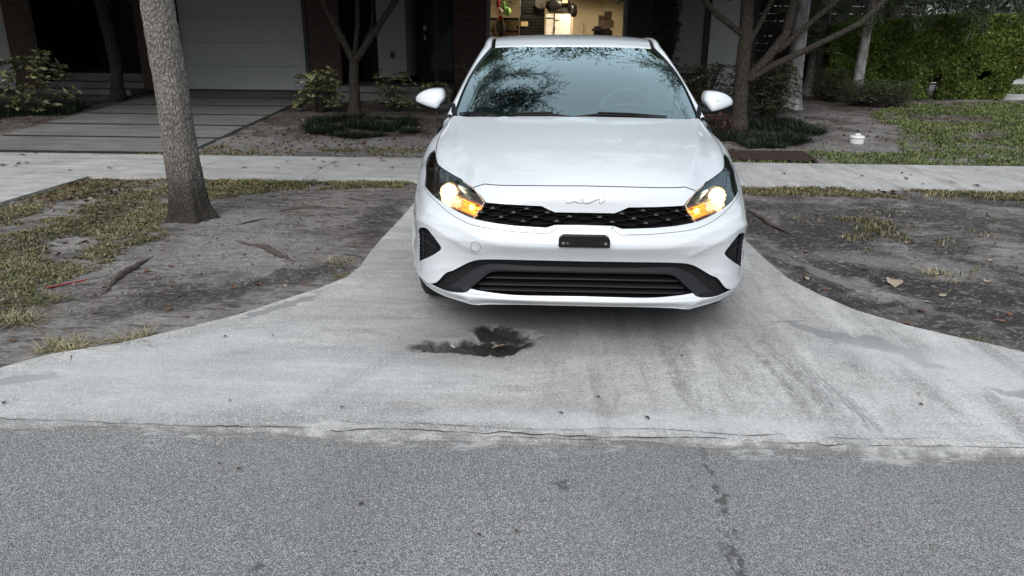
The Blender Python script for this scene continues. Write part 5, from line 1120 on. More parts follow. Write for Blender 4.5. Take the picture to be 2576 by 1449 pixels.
def region_mesh(name, which, mat, parent, off=0.0, skirt=.0, mirror='both', smooth=True, side=1, **kw):
    """one panel (or both mirrored halves in one mesh) cut out of the shell; off > 0 moves it inward; skirt = turned-in edge"""
    t = ST[np.isin(SR, which)]
    used = np.unique(t); remap = -np.ones(len(SV), int); remap[used] = np.arange(len(used)); t = remap[t]; uv = SV[used]
    # orient all triangles the same way
    a, b, c = uv[t[:, 0]], uv[t[:, 1]], uv[t[:, 2]]; ar = (b[:, 0]-a[:, 0])*(c[:, 1]-a[:, 1])-(b[:, 1]-a[:, 1])*(c[:, 0]-a[:, 0]); t[ar < 0] = t[ar < 0][:, ::-1]; t = t[abs(ar) > 1e-9]
    P = S(uv[:, 0], uv[:, 1]); N = SN(uv[:, 0], uv[:, 1]); P = P-N*off
    E = {}
    for f in t:
        for i in range(3):
            e = (f[i], f[(i+1) % 3]); k = (min(e), max(e)); E[k] = None if k in E else e
    bd = [e for e in E.values() if e is not None]
    V = [tuple(p) for p in P]; NN = [tuple(n) for n in N]; F = [tuple(f) for f in t]
    if skirt:
        bp = {}
        for e in bd:
            if uv[e[0]][0] < 1e-4 and uv[e[1]][0] < 1e-4: continue
            q = []
            for i in e:
                if i not in bp:
                    bp[i] = (len(V), len(V)+1); V.append(tuple(P[i]-N[i]*.0005)); V.append(tuple(P[i]-N[i]*skirt)); NN += [None, None]
                q.append(bp[i])
            F.append((q[1][0], q[0][0], q[0][1])); F.append((q[1][0], q[0][1], q[1][1]))
    def mk(sgn):
        VV = [(x*sgn, y, z) for x, y, z in V]; FF = F if sgn > 0 else [f[::-1] for f in F]; return VV, FF, [None if n is None else (n[0]*sgn, n[1], n[2]) for n in NN]
    if mirror == 'both':
        A = mk(1); B = mk(-1); VV = A[0]+B[0]; FF = A[1]+[tuple(i+len(A[0]) for i in f) for f in B[1]]; NM = A[2]+B[2]
    else: VV, FF, NM = mk(side)
    me = mesh(name, VV, FF, smooth)
    # analytic normals
    nl = []
    for p in me.polygons:
        sk = any(NM[i] is None for i in p.vertices)
        for i in p.vertices:
            nl.append(tuple(p.normal) if NM[i] is None or sk else NM[i])
    s0 = np.array([NM[me.loops[li].vertex_index] if NM[me.loops[li].vertex_index] is not None else (0, 0, 0) for li in range(3)])
    if np.dot(np.array(nl[0]), np.array(me.polygons[0].normal)) < 0: nl = [(-a, -b, -c) for a, b, c in nl]
    me.normals_split_custom_set(nl)
    return link(name, me, mat, parent, **kw)
region_mesh('front_bumper', ['bumper'], M_PAINT, car, skirt=.007)
region_mesh('bonnet', ['bonnet'], M_PAINT, car, skirt=.012)
for s_ in (1, -1): region_mesh('front_fender', ['fender'], M_PAINT, car, skirt=.012, mirror='one', side=s_)
# trim of the lower intake: recess, ramp band, dark mouth, bars
trim = region_mesh('intake_trim', ['lower'], M_TRIM, car, off=.020, skirt=-.017)
def surf_pt(u, v, off=0, sg=1):
    p = S(np.array([u]), np.array([v]))[0]-SN(np.array([u]), np.array([v]))[0]*off; return Vector((p[0]*sg, p[1], p[2]))
def band_mesh():
    outer = [(2.66, 1.52), (3.45, 2.0), (3.0, 2.42), (2.6, 2.80), (2.3, 3.08), (2.02, 3.33), (1.75, 3.42), (1.35, 3.40), (.95, 3.37), (.5, 3.37), (0, 3.37)]
    inner = [(2.47, 2.08), (2.52, 2.14), (2.40, 2.28), (2.208, 2.50), (2.05, 2.70), (1.92, 2.86), (1.75, 2.98), (1.50, 3.03), (.971, 3.06), (.493, 3.075), (0, 3.075)]
    outer[0] = (2.66, 1.50)
    o2 = smooth_poly(outer, 4, (0, 1), False); i2 = smooth_poly(inner, 4, (0, 1), False); mb = MB()
    for sg in (1, -1):
        G = [[surf_pt(*p, .024, sg) for p in o2], [surf_pt(p[0], p[1], .017, sg) for p in o2], [surf_pt((p[0]*.35+q[0]*.65), (p[1]*.35+q[1]*.65), .006, sg) for p, q in zip(o2, i2)], [surf_pt(*q, .006, sg) for q in i2], [surf_pt(*q, .06, sg) for q in i2]]
        mb.grid(G, sg > 0)
    return mb.build('ramp_band', M_BAND, trim, False)
band_mesh()
im = region_mesh('intake_mouth', ['mesh'], M_DARK, car, off=.085, skirt=-.06)
for i, v in enumerate((2.72, 2.46, 2.22)):
    ue = (2.05, 2.25, 2.38)[i]; mb = MB(); rows = []
    for u in np.linspace(-ue, ue, 41):
        sg = 1 if u >= 0 else -1; c_ = surf_pt(abs(u), v-.12*(abs(u)/2.4)**2, .03, sg); rows.append([c_+Vector((0, -.008, .006)), c_+Vector((0, -.010, .002)), c_+Vector((0, .02, -.004)), c_+Vector((0, .02, .008)), c_+Vector((0, -.008, .006))])
    mb.grid(rows).build('intake_bar', M_BAND, car)
for u in (0, .75, -.75, 1.5, -1.5): 
    sg = 1 if u >= 0 else -1; a, b = surf_pt(abs(u), 2.02, .05, sg), surf_pt(abs(u), 2.98, .05, sg); MB().tube([a, b], .003, 4).build('intake_strut', M_TRIM, car)
# upper grille: long hexagon lattice with small raised tips
ug = region_mesh('grille_backing', ['grille'], M_DARK, car, off=.055, skirt=-.052)
lat_rows = 5
def gr_v(u, k):   # lattice line k (0 bottom..5 top) in shell rows
    pb = np.interp(u, [0, .5, .66, 1.28, 1.77, 2.30], [6.834, 6.79, 6.568, 6.638, 6.779, 7.026]); pt = np.interp(u, [0, .517, .76, 1.289, 1.964], [7.833, 7.823, 8.295, 8.324, 8.384]); return pb, pt
M_TIP = plain('grille_tip', (.018, .018, .021), .5, .1, 10, 0)
zrow = lambda k: .632+k*.0205
def at_xz(x, z, off):
    """shell point with front-view position x, z in the grille zone"""
    x = abs(x); u = np.interp(x, [0, .25, .45, .587], [0, 1, 2, 3]); v = np.interp(z, [.582, .635, .690, .750], [6, 7, 8, 9]); return u, v
for sg in (1, -1):
    for k in range(0, 7):
        pts = []; zz = .634+k*.0185
        period = .152; x = .0
        ph = (k*.055) % period
        for x in np.arange(0, .50, .004):
            t = ((x+ph) % period)/period
            w_ = 0 if t < .5 else ((t-.5)/.12 if t < .62 else (1 if t < .88 else (1-t)/.12))
            z = zz+.0095*w_-(x*.032)
            u, v = at_xz(x, z, 0); pb, pt = gr_v(u, 0)
            pts.append((u, v, pb+.05 < v < pt-.05))
        run = []
        for u, v, ok in pts+[(0, 0, False)]:
            if ok: run.append((u, v))
            elif len(run) > 4:
                rows = []
                for a, b in run:
                    c_ = surf_pt(a, b, .012, sg); d_ = surf_pt(a, b, .04, sg); rows.append([c_+Vector((0, 0, .0016)), c_-Vector((0, 0, .0016)), d_-Vector((0, 0, .003)), d_+Vector((0, 0, .003)), c_+Vector((0, 0, .0016))])
                MB().grid(rows, sg > 0).build('grille_bar', M_GLOSSB, car); run = []
            else: run = []
        for j in range(4):
            xx = (j+.80)*period-ph; z = zz+.0095-xx*.032
            if xx < .02 or xx > .49: continue
            u, v = at_xz(xx, z, 0); pb, pt = gr_v(u, 0)
            if not (pb+.1 < v < pt-.18): continue
            c_ = surf_pt(u, v, .012, sg); q = [c_+Vector((-.012, -.001, 0)), c_+Vector((.012, -.001, 0)), c_+Vector((.002, .004, .0115)), c_+Vector((-.014, .02, 0)), c_+Vector((.014, .02, 0)), c_+Vector((.0, .02, .011))]
            MB().add(q, [(0, 1, 2), (3, 5, 4), (0, 2, 5, 3), (1, 4, 5, 2), (0, 3, 4, 1)]).build('grille_tip', M_TIP, car)
# shut lines: thin dark strips set into the joints
def strip(name, path, w_, closed=False, both=True, parent=car, mat=M_GAP, lift=.0006):
    mb = MB(); q = sample(path, .08) if closed else sample(path+path[-2:0:-1], .08)[:]
    if not closed:
        q = []
        for a, b in zip(path, path[1:]):
            k = max(1, int(math.hypot(b[0]-a[0], b[1]-a[1])/.08)); q += [(a[0]+(b[0]-a[0])*j/k, a[1]+(b[1]-a[1])*j/k) for j in range(k)]
        q.append(path[-1])
    u = np.array([p[0] for p in q]); v = np.array([p[1] for p in q])
    P = S(u, v); N = SN(u, v); n = len(q); L = []; Rr = []
    for i in range(n):
        a = P[(i-1) % n] if closed else P[max(0, i-1)]; b = P[(i+1) % n] if closed else P[min(n-1, i+1)]; T = b-a; T /= np.linalg.norm(T)+1e-9; sd_ = np.cross(N[i], T)*w_/2; c_ = P[i]+N[i]*lift
        L.append(c_+sd_); Rr.append(c_-sd_)
    if closed: L.append(L[0]); Rr.append(Rr[0])
    for sg in ((1, -1) if both else (-1,)):
        mb.grid([[Vector((p[0]*sg, p[1], p[2])) for p in L], [Vector((p[0]*sg, p[1], p[2])) for p in Rr]])
    return mb.build(name, mat, parent)
strip('bonnet_gap', HOODF, .0055); strip('bonnet_gap', smooth_poly(HTOP+HSIDE, 3, (), False), .005); strip('fender_gap', CG, .002)
strip('trim_joint', smooth_poly(OUT['trimline'], 3, (7, 8), False), .0022); strip('tow_cover', OUT['tow'], .0018, True, False)
strip('lip_joint', [(5.4, .55), (5.9, .9), (6.6, 1.3)], .003)
# white blade under the intake reads dirty at its foot
# side vents
for s_ in (1, -1):
    vt = region_mesh('side_vent', ['vent'], M_TRIM, car, off=.030, skirt=-.027, mirror='one', side=s_)
    a = [surf_pt(5.15, v, .012, s_) for v in np.linspace(3.15, 5.1, 8)]; MB().tube(a, .006, 6).build('vent_strut', M_BAND, vt)
    for v in (4.85, 4.45): MB().tube([surf_pt(5.1, v, .012, s_), surf_pt(4.6, v-.10, .018, s_), surf_pt(4.25, v-.30, .027, s_)], .0032, 5).build('vent_fin', M_BAND, vt)
# number-plate bracket, centre
def plate_bracket():
    pl = [(-.114, .0), (.114, .0), (.114, .036), (.096, .051), (-.096, .051), (-.114, .036)]
    o = MB().prism([(x, z+.537) for x, z in pl], -.034, .03).build('plate_bracket', M_TRIM, car, bevel=.003)
    for x in (-.085, .085):
        MB().box((x-.024, -.0355, .548), (x+.024, -.0338, .568)).build('slot_recess', M_GAP, o); sx = -.008 if x < 0 else .008
        MB().lathe([(0, .004), (.006, .0035), (.0075, 0)], 12, Matrix.Translation((x-sx*-1.0+sx*.1, -.0355, .558)) @ Matrix.Rotation(R(90), 4, 'X')).build('screw', M_CHROME, o)
        MB().box((x-sx*1.2-.005, -.0365, .5555), (x-sx*1.2+.005, -.0354, .5605)).build('slot_hole', M_CHROME if x < 0 else M_DARK, o)
plate_bracket()
# maker's wordmark standing off the nose
def wordmark():
    K = [(.3, 0), (.3, 6.5), (4.8, 8.2), (4.8, 3.3), (15, 7.8), (24.2, 7.8), (24.2, 2.5), (36.5, 7.6), (41.2, 7.6), (41.2, 1.9), (36.7, 0), (36.7, 4.9), (25, 0), (19.4, 0), (19.4, 5.3), (13.7, 2.8), (18.2, 0), (13.2, 0), (9.2, 1.7), (5, 0)]
    sc_ = .0040
    def mp(x, z, lift):
        xx = (x-20.7)*sc_; zz = .7235+z*sc_; u = abs(xx)/.25; v = np.interp(zz, [.690, .750, .789], [8, 9, 10]); p = surf_pt(u, v, -lift, 1 if xx >= 0 else -1); return p
    fill = [Vector(p) for p in K]; n = len(K); ed = [(i, (i+1) % n) for i in range(n)]; r_ = delaunay_2d_cdt(fill, ed, [], 1, 1e-5)
    V = [mp(p.x, p.y, .006) for p in r_[0]]; F = [tuple(f) for f in r_[2]]; m = len(V); V += [mp(x, z, .006) for x, z in K]+[mp(x, z, -.001) for x, z in K]
    off = []
    for i in range(n):
        p0, p1, p2 = (np.array(K[j % n], float) for j in (i-1, i, i+1)); e1 = (p1-p0)/np.linalg.norm(p1-p0); e2 = (p2-p1)/np.linalg.norm(p2-p1); t_ = e1+e2; t_ = t_/(np.linalg.norm(t_)+1e-9) if np.linalg.norm(t_) > .2 else e1
        off.append(tuple(p1+np.array([-t_[1], t_[0]])*.62))
    r2 = delaunay_2d_cdt([Vector(p) for p in off], ed, [], 1, 1e-5)
    MB().add([mp(p.x, p.y, .0022) for p in r2[0]], [tuple(f) for f in r2[2]]).build('badge_shadow_base', plain('badge_shadow_grey', (.11, .13, .14), .4, .02, 10, 0), car)  # dark plate wider than the letters, painted as the shade behind them
    MB().add(V[m:], [(i, n+i, n+(i+1) % n, (i+1) % n) for i in range(n)]).build('badge_shaded_edge', plain('badge_shaded_grey', (.20, .23, .25), .4, .02, 10, 0), car)  # letter walls coloured darker than the faces, shading put into the grey
    MB().add(V[:m], F).build('wordmark_badge', plain('satin_silver', (.66, .74, .77), .30, .02, 10, 0, Metallic=.4), car)
wordmark()
strip('badge_shadow_line', [(0, 8.48), (.6, 8.48)], .0001)
# ------------------------------------------------------------------ headlights
def headlight(s_):
    h = region_mesh('headlight', ['lens'], M_BEZEL, car, off=.052, skirt=-.046, mirror='one', side=s_)
    region_mesh('lens', ['lens'], M_LENS, h, off=.001, mirror='one', side=s_)
    mb = MB()
    # dark brow across the lamp
    bp = smooth_poly([(5.75, 10.1), (5.248, 10.05), (4.607, 9.84), (3.705, 9.84), (3.021, 9.62), (2.435, 9.08), (2.069, 8.52)], 3, (), False)
    rows = [[surf_pt(a, b, .006, s_), surf_pt(a, b-.12, .010, s_), surf_pt(a, b-.16, .05, s_)] for a, b in bp]; mb.grid(rows, s_ > 0); mb.build('brow', M_BEZEL, h, True)
    rows = [[surf_pt(a, b, .0065, s_), surf_pt(a+.02, b+.10, .016, s_), surf_pt(a+.08, b+.35, .05, s_)] for a, b in bp]; MB().grid(rows, s_ < 0).build('upper_bezel', M_BEZEL, h, True)
    # outer bezel step
    rows = []
    for a, b in [(5.3, 11.5), (5.35, 11.0), (5.35, 10.3), (5.1, 9.6), (4.75, 9.1)]: rows.append([surf_pt(a, b, .012, s_), surf_pt(a-.18, b-.05, .016, s_), surf_pt(a-.3, b-.1, .05, s_)])
    MB().grid(rows, s_ > 0).build('bezel_step', M_BEZEL, h, True)
    # rim lit by the lamps: inner edge light pipe
    path = [(2.302, 7.06), (1.99, 8.38), (2.17, 8.92), (2.43, 9.55), (3.0, 10.05)]; pts = [surf_pt(a+.03, b, .002, s_) for a, b in smooth_poly(path, 4, (1,), False)]; MB().tube(pts, .0022, 5).build('lens_edge', plain('edge_plastic', (.85, .62, .48), .3, .02, 10, 0), h)
    # low-beam projector, lit
    c0 = surf_pt(3.80, 9.02, .030, s_); n0 = Vector((s_*.18, -.97, .12)).normalized(); Mx = Matrix.Translation(c0) @ n0.to_track_quat('Z', 'Y').to_matrix().to_4x4()
    MB().lathe([(.0, .010), (.016, .008), (.030, .003), (.038, -.004)], 28, Mx).build('beam_lamp', M_LAMP, h, True)
    MB().lathe([(.039, -.002), (.044, .004), (.049, -.004), (.049, -.03)], 28, Mx).build('lamp_ring', M_REFL_GLOW, h, True)
    # faceted reflector between projector and indicator
    sl = lambda u: .58*(u-2.3)
    G = [[surf_pt(u, w_+sl(u), .028+.006*math.sin(u*31+w_*5)*math.cos(w_*23), s_) for u in np.linspace(2.93, 3.42, 12)] for w_ in np.linspace(7.25, 8.45, 9)]
    MB().grid(G, s_ < 0).build('reflector', M_REFL_GLOW, h)
    G = [[surf_pt(u, w_+sl(u), .034+.004*math.sin(w_*30), s_) for u in np.linspace(3.4, 4.15, 10)] for w_ in np.linspace(7.15, 7.75, 5)]
    MB().grid(G, s_ < 0).build('reflector', M_REFL_GLOW, h)
    # amber indicator: glowing block behind ribs that follow the lamp's lower edge
    ue = lambda w_: 2.33-.24*(w_-7.2)
    G = [[surf_pt(ue(w_)+(2.93-ue(w_))*k, w_+sl(ue(w_)+(2.93-ue(w_))*k), .030, s_) for k in np.linspace(0, 1, 8)] for w_ in np.linspace(7.28, 8.32, 8)]
    MB().grid(G, s_ < 0).build('indicator', M_AMBER, h)
    cpt = surf_pt(2.50, 8.05, .027, s_); MB().lathe([(0, .004), (.010, .003), (.014, 0)], 16, Matrix.Translation(cpt) @ n0.to_track_quat('Z', 'Y').to_matrix().to_4x4()).build('indicator_bulb', M_AMBHOT, h)
    for w_ in np.linspace(7.42, 8.15, 5): MB().tube([surf_pt(u, w_+sl(u), .023, s_) for u in np.linspace(2.42, 2.95, 6)], .0016, 5).build('indicator_rib', M_AMBD, h)
    for w_ in (7.22, 8.38): MB().tube([surf_pt(u, w_+sl(u), .022, s_) for u in np.linspace(2.16 if w_ > 8 else 2.36, 3.3, 8)], .0035, 5).build('indicator_frame', M_AMBD, h)
M_LAMP = emis('lit_beam', (1, .90, .66), 7); M_AMBER = emis('lit_amber', (1, .34, .02), 1.15); M_AMBHOT = emis('hot_amber', (1, .62, .12), 4); M_AMBD = plain('orange_plastic', (.62, .20, .07), .3, .15, 60, .1)
_t = NT('glowing_faceted_chrome'); _v = _t.voro(150); _t.color((.92, .74, .42)).rough(.16); _t.set(Metallic=1.0, Emission_Strength=.4); _t.link(_t.ramp(_v, [(.15, (.9, .55, .18)), (.5, (.25, .11, .03))]), _t.b.inputs['Emission Color']); _t.bump(_v, .9, .01); M_REFL_GLOW = _t.m  # reflector chrome glows faintly by itself, standing in for lamp light on it
for s_ in (-1, 1): headlight(s_)
# ------------------------------------------------------------------ windscreen, roof, pillars
WB = [(0, 1.105, .978), (.25, 1.115, .976), (.485, 1.15, .969), (.64, 1.205, .962), (.728, 1.285, .962)]
WT = [(0, 1.945, 1.366), (.19, 1.955, 1.365), (.37, 1.985, 1.362), (.48, 2.02, 1.358), (.548, 2.055, 1.352)]
def ws(i, t, off=0):
    a, b = np.array(WB[i]), np.array(WT[i]); c_ = math.sin(math.pi*t); p = a+(b-a)*t+np.array([.018*c_*(i/4)**2, -.016*c_, .030*c_]); return Vector(p)+Vector((0, .4, -.9))*off
ts = np.linspace(0, 1, 22)
def sym_rows(f, idx=range(5)):
    rows = []
    for t in ts:
        h = [f(i, t) for i in idx]; rows.append([Vector((-p.x, p.y, p.z)) for p in h[:0:-1]]+h)
    return rows
def refine(row, k=4):
    """Catmull-Rom along a row for a smooth crown"""
    P = [np.array(p) for p in row]; o = []
    for i in range(len(P)-1):
        p0 = P[i-1] if i else 2*P[0]-P[1]; p3 = P[i+2] if i+2 < len(P) else 2*P[-1]-P[-2]
        for j in range(k):
            t = j/k; o.append(Vector(.5*((2*P[i])+(-p0+P[i+1])*t+(2*p0-5*P[i]+4*P[i+1]-p3)*t*t+(-p0+3*P[i]-3*P[i+1]+p3)*t**3)))
    o.append(Vector(P[-1])); return o
glass = MB().grid([refine(r_) for r_ in sym_rows(ws)]).build('windscreen', M_GLASS, car, True)
def border(name, inner, outer, off, mat, parent, **kw): pass
# black ceramic band printed round the glass (just behind it)
def wsuv(a, t, off): 
    """a in 0..4 across, t up"""
    i = min(3, int(a)); return ws(i, t, off).lerp(ws(i+1, t, off), a-i)
bandm = MB()
def ring(t0, t1, a0, a1, na=16, nt_=3):
    for sg in (1, -1):
        G = []
        for t in np.linspace(t0, t1, nt_):
            r_ = []
            for a in np.linspace(a0, a1, na): p = wsuv(a, t, .004); r_.append(Vector((p.x*sg, p.y, p.z)))
            G.append(r_)
        bandm.grid(G, sg < 0)
ring(0, .135, 0, 3.9999); ring(.93, 1, 0, 3.9999)
for sg in (1, -1):
    G = []
    for t in np.linspace(.135, .93, 20):
        e = 3.42-.10*math.exp(-((t-.135)/.05)**2)*3-.10*math.exp(-((.93-t)/.05)**2)*3; G.append([Vector((wsuv(a, t, .004).x*sg, wsuv(a, t, .004).y, wsuv(a, t, .004).z)) for a in np.linspace(e, 3.9999, 4)])
    bandm.grid(G, sg < 0)
bandm.build('ceramic_band', plain('ceramic_black', (.020, .024, .026), .5, .05, 10, 0), glass, True)
# cowl and wipers
cw = MB(); 
for sg in (1, -1):
    cw.grid([[Vector((p[0]*sg, p[1]+dy, p[2]+dz)) for p in WB] for dy, dz in ((-.05, .0), (-.0, -.012), (.02, .008))], sg < 0)
cw.build('cowl', M_TRIM, car, True)
def wiper(pts, label=None):
    wp = MB().tube(pts, [.008]*(len(pts)-1)+[.005], 6).build('wiper', M_TRIM, car)
    blade = [Vector(p)+Vector((0, -.004, .012)) for p in pts[1:]]; MB().tube(blade, .005, 5).build('wiper_blade', M_GLOSSB, wp)
wiper([(-.02, 1.12, .990), (.12, 1.135, 1.006), (.30, 1.15, 1.001), (.52, 1.18, .984)]); wiper([(-.02, 1.12, .990), (-.14, 1.13, 1.004), (-.3, 1.14, .998), (-.40, 1.14, .986)])
wiper([(-.44, 1.15, .982), (-.52, 1.17, .996), (-.62, 1.22, .992), (-.69, 1.27, .980)])
for sg in (1, -1): MB().add([Vector((x*sg, y, z)) for x, y, z in ((.70, 1.25, .985), (.745, 1.30, .985), (.742, 1.33, 1.045), (.722, 1.33, 1.045), (.70, 1.24, .96), (.76, 1.30, .96))], [(0, 1, 2, 3), (4, 5, 1, 0)]).build('cowl_corner', M_TRIM, car)
# roof skin
def roof():
    st = [(1.962, 1.372, 0, 1.362, .525, .10), (2.03, 1.392, 0, 1.378, .527, .09), (2.15, 1.418, 0, 1.400, .530, .06), (2.4, 1.440, 0, 1.418, .535, .0), (2.7, 1.447, 0, 1.424, .540, 0), (3.0, 1.440, 0, 1.416, .54, 0), (3.35, 1.405, 0, 1.38, .53, 0), (3.6, 1.36, 0, 1.335, .52, 0)]
    rows = []
    for y, zc, _, ze, xe, dy in st:
        h = [Vector((xe*a, y+dy*a**2*1.0, zc+(ze-zc)*a**2.4)) for a in (0, .2, .4, .6, .78, .9, 1)]; rows.append([Vector((-p.x, p.y, p.z)) for p in h[:0:-1]]+h)
    rows = [refine(r_, 3) for r_ in rows]; cols = list(zip(*rows)); cols = [refine(c_, 4) for c_ in cols]; rows = list(zip(*cols))
    first = [p+Vector((0, .0, -.018)) for p in rows[0]]
    return MB().grid([first]+[list(r_) for r_ in rows]).build('roof', M_PAINT, car, True)
roof()
RAIL = [  # ditch-inner, ditch, rail crest, rail outer, low
 ((.728, 1.285, .968), (.734, 1.284, .975), (.752, 1.282, .985), (.775, 1.33, .968), (.800, 1.42, .935)),
 ((.684, 1.505, 1.092), (.690, 1.504, 1.098), (.708, 1.515, 1.106), (.732, 1.58, 1.090), (.752, 1.69, 1.040)),
 ((.636, 1.735, 1.207), (.642, 1.734, 1.213), (.660, 1.750, 1.222), (.686, 1.82, 1.206), (.704, 1.93, 1.155)),
 ((.585, 1.96, 1.312), (.591, 1.958, 1.318), (.608, 1.975, 1.328), (.634, 2.05, 1.316), (.652, 2.15, 1.265)),
 ((.558, 2.055, 1.345), (.566, 2.06, 1.353), (.586, 2.08, 1.364), (.612, 2.16, 1.358), (.632, 2.27, 1.305)),
 ((.556, 2.25, 1.400), (.562, 2.25, 1.408), (.580, 2.27, 1.412), (.606, 2.33, 1.398), (.632, 2.42, 1.345)),
 ((.560, 2.6, 1.414), (.566, 2.6, 1.424), (.584, 2.62, 1.428), (.610, 2.64, 1.408), (.640, 2.66, 1.352)),
 ((.560, 3.1, 1.400), (.566, 3.1, 1.41), (.584, 3.1, 1.412), (.610, 3.1, 1.392), (.640, 3.1, 1.33)),
 ((.540, 3.6, 1.325), (.546, 3.6, 1.335), (.565, 3.6, 1.335), (.600, 3.6, 1.31), (.640, 3.6, 1.24)),
 ((.560, 4.05, 1.13), (.566, 4.05, 1.14), (.60, 4.05, 1.14), (.66, 4.05, 1.10), (.72, 4.05, 1.02)),
 ((.60, 4.3, 1.02), (.606, 4.3, 1.03), (.66, 4.3, 1.02), (.72, 4.3, .99), (.77, 4.3, .95))]
for sg in (1, -1):
    cols = [refine([Vector(r_[j]) for r_ in RAIL], 5) for j in range(5)]; rows = [[Vector((c_[i].x*sg, c_[i].y, c_[i].z)) for c_ in cols] for i in range(len(cols[0]))]
    rows = [refine(r_, 3) for r_ in rows]; MB().grid(rows, sg < 0).build('pillar', M_PAINT, car, True)
    dt = [[Vector((x*sg, y, z)) for x, y, z in ((.520+i*0, 2.04+.0, 1.362), (.548, 2.052, 1.358), (.566, 2.06, 1.352))] for i in (0,)]
    D0 = [(.524, 2.045, 1.352), (.530, 2.10, 1.375), (.532, 2.22, 1.402), (.537, 2.4, 1.412), (.541, 2.7, 1.418), (.541, 3.0, 1.41), (.53, 3.35, 1.372), (.52, 3.6, 1.328)]; D1 = [(.563, 2.06, 1.345), (.560, 2.12, 1.366), (.557, 2.24, 1.395), (.560, 2.42, 1.405), (.561, 2.7, 1.411), (.561, 3.0, 1.40), (.555, 3.35, 1.364), (.545, 3.6, 1.322)]
    MB().grid([[Vector((x*sg, y, z)) for x, y, z in D0], [Vector((x*sg, y, z)) for x, y, z in D1]], sg > 0).build('roof_ditch', M_GLOSSB, car, True)
    # seal between glass and pillar
    e = [Vector((ws(4, t).x*sg, ws(4, t).y, ws(4, t).z))+Vector((.002*sg, -.002, .004)) for t in ts]; MB().tube(e, .0045, 5).build('glass_seal', M_GLOSSB, car, True)
    # inner pillar trim seen through the glass
    G = [[Vector(((wsuv(3.25, t, 0).x-.01)*sg, wsuv(3.25, t, 0).y+.05, wsuv(3.25, t, 0).z-.03)), Vector(((wsuv(3.62, t, 0).x)*sg, wsuv(3.62, t, 0).y+.035, wsuv(3.62, t, 0).z-.02)), Vector(((wsuv(3.9, t, 0).x+.01)*sg, wsuv(3.9, t, 0).y+.08, wsuv(3.9, t, 0).z-.03))] for t in np.linspace(.10, .98, 12)]
    MB().grid(G, sg < 0).build('pillar_trim', M_PILLAR, car, True)
    # doors side: body side, side glass
    prof = [(.800, .935), (.835, .88), (.868, .78), (.900, .69), (.905, .55), (.893, .40), (.875, .28), (.850, .20)]
    front = [(.806, 1.33, .872)]
    for nm_, y0, y1 in (('front_door', 1.355, 2.50), ('rear_door', 2.505, 3.45), ('rear_quarter', 3.455, 4.42)):
        rows = []
        for y in np.linspace(y0, y1, 14):
            tp = np.interp(y, [1.35, 1.6, 3.6, 4.42], [-.0, .0, .0, -.05]); r_ = []
            for x, z in prof: r_.append(Vector(((x-.03*max(0, (y-3.6)/.8)**2)*sg, y, z+(.02*(y-1.4)/2 if z > .75 else 0)+(tp if z > .8 else 0))))
            rows.append(r_)
        if nm_ == 'rear_quarter':
            for r_ in rows:
                for j, p in enumerate(r_):
                    d_ = math.hypot(p.y-3.585, p.z-.31)
                    if d_ < .35 and p.z < .72: k = .35/max(d_, .01); p.z = .31+abs(p.z-.31)*k if p.z > .31 else .31
        rows = [refine(r_, 2) for r_ in rows]; pn = MB().grid(rows, sg > 0).build(nm_, M_PAINT, car, True)
        if 'door' in nm_: MB().box((min(.895*sg, .93*sg), (y0+y1)/2+.25, .79), (max(.895*sg, .93*sg), (y0+y1)/2+.45, .82)).build('handle', M_PAINT, pn, bevel=.006)
    lo = [Vector((.798*sg, y, .94+.02*(y-1.4)/2)) for y in np.linspace(1.42, 4.1, 12)]; cols_low = refine([Vector(r_[4]) for r_ in RAIL], 5)
    hi = []
    for p in lo:
        k = min(cols_low, key=lambda q: abs(q.y-p.y-.02)); hi.append(Vector((k.x*sg, p.y, k.z)))
    MB().grid([lo, hi], sg > 0).build('side_window', M_SIDEG, car, True)
    # strip under the fender behind the front wheel arch
    G = []
    for t in np.linspace(0, 1, 14):
        v = 9+6*t; tp = surf_pt(8, v, 0, sg); a = math.pi/2*(1-t); ay = .885+.345*math.cos(a) if t < 1 else 1.23; az = .31+.345*math.sin(a); bt = Vector((.893*sg, ay, max(az, .24))); G.append([tp, tp.lerp(bt, .5)+Vector((.004*sg, 0, 0)), bt])
    G.append([Vector((.898*sg, 1.352, .69)), Vector((.903*sg, 1.352, .5)), Vector((.862*sg, 1.352, .22))]); MB().grid(G, sg > 0).build('fender_lower', M_PAINT, car, True)
for sg in (1, -1):
    A = [surf_pt(u, 15, -.0005, sg) for u in (3.9, 4.3, 4.7, 5.0, 5.5)]; B = [Vector((x*sg, y, z)) for x, y, z in ((.728, 1.30, .960), (.752, 1.31, .972), (.775, 1.34, .955), (.800, 1.38, .932), (.812, 1.40, .88))]
    MB().grid([A, B], sg < 0).build('pillar_foot', M_PAINT, car, True)
# rear closing surfaces
MB().grid([refine([Vector((x, y, z)) for x in (-.56, -.3, 0, .3, .56)], 2) for y, z in ((3.58, 1.355), (3.85, 1.24), (4.1, 1.12), (4.28, 1.04))]).build('rear_window', M_SIDEG, car, True)
MB().grid([[Vector((x, y, z-(abs(x)/.78)**3*.03)) for x in (-.77, -.5, 0, .5, .77)] for y, z in ((4.28, 1.035), (4.45, 1.03), (4.58, 1.015), (4.62, .92), (4.66, .7), (4.68, .5), (4.62, .3), (4.55, .22))]).build('boot_lid', M_PAINT, car, True)
for sg in (1, -1): MB().grid([[Vector((.77*sg, y, z)), Vector((.85*sg, y-.12, z-.02)), Vector((.87*sg, y-.26, z-.04))] for y, z in ((4.28, 1.03), (4.6, .98), (4.64, .7), (4.6, .5), (4.5, .22))], sg < 0).build('rear_corner', M_PAINT, car, True)
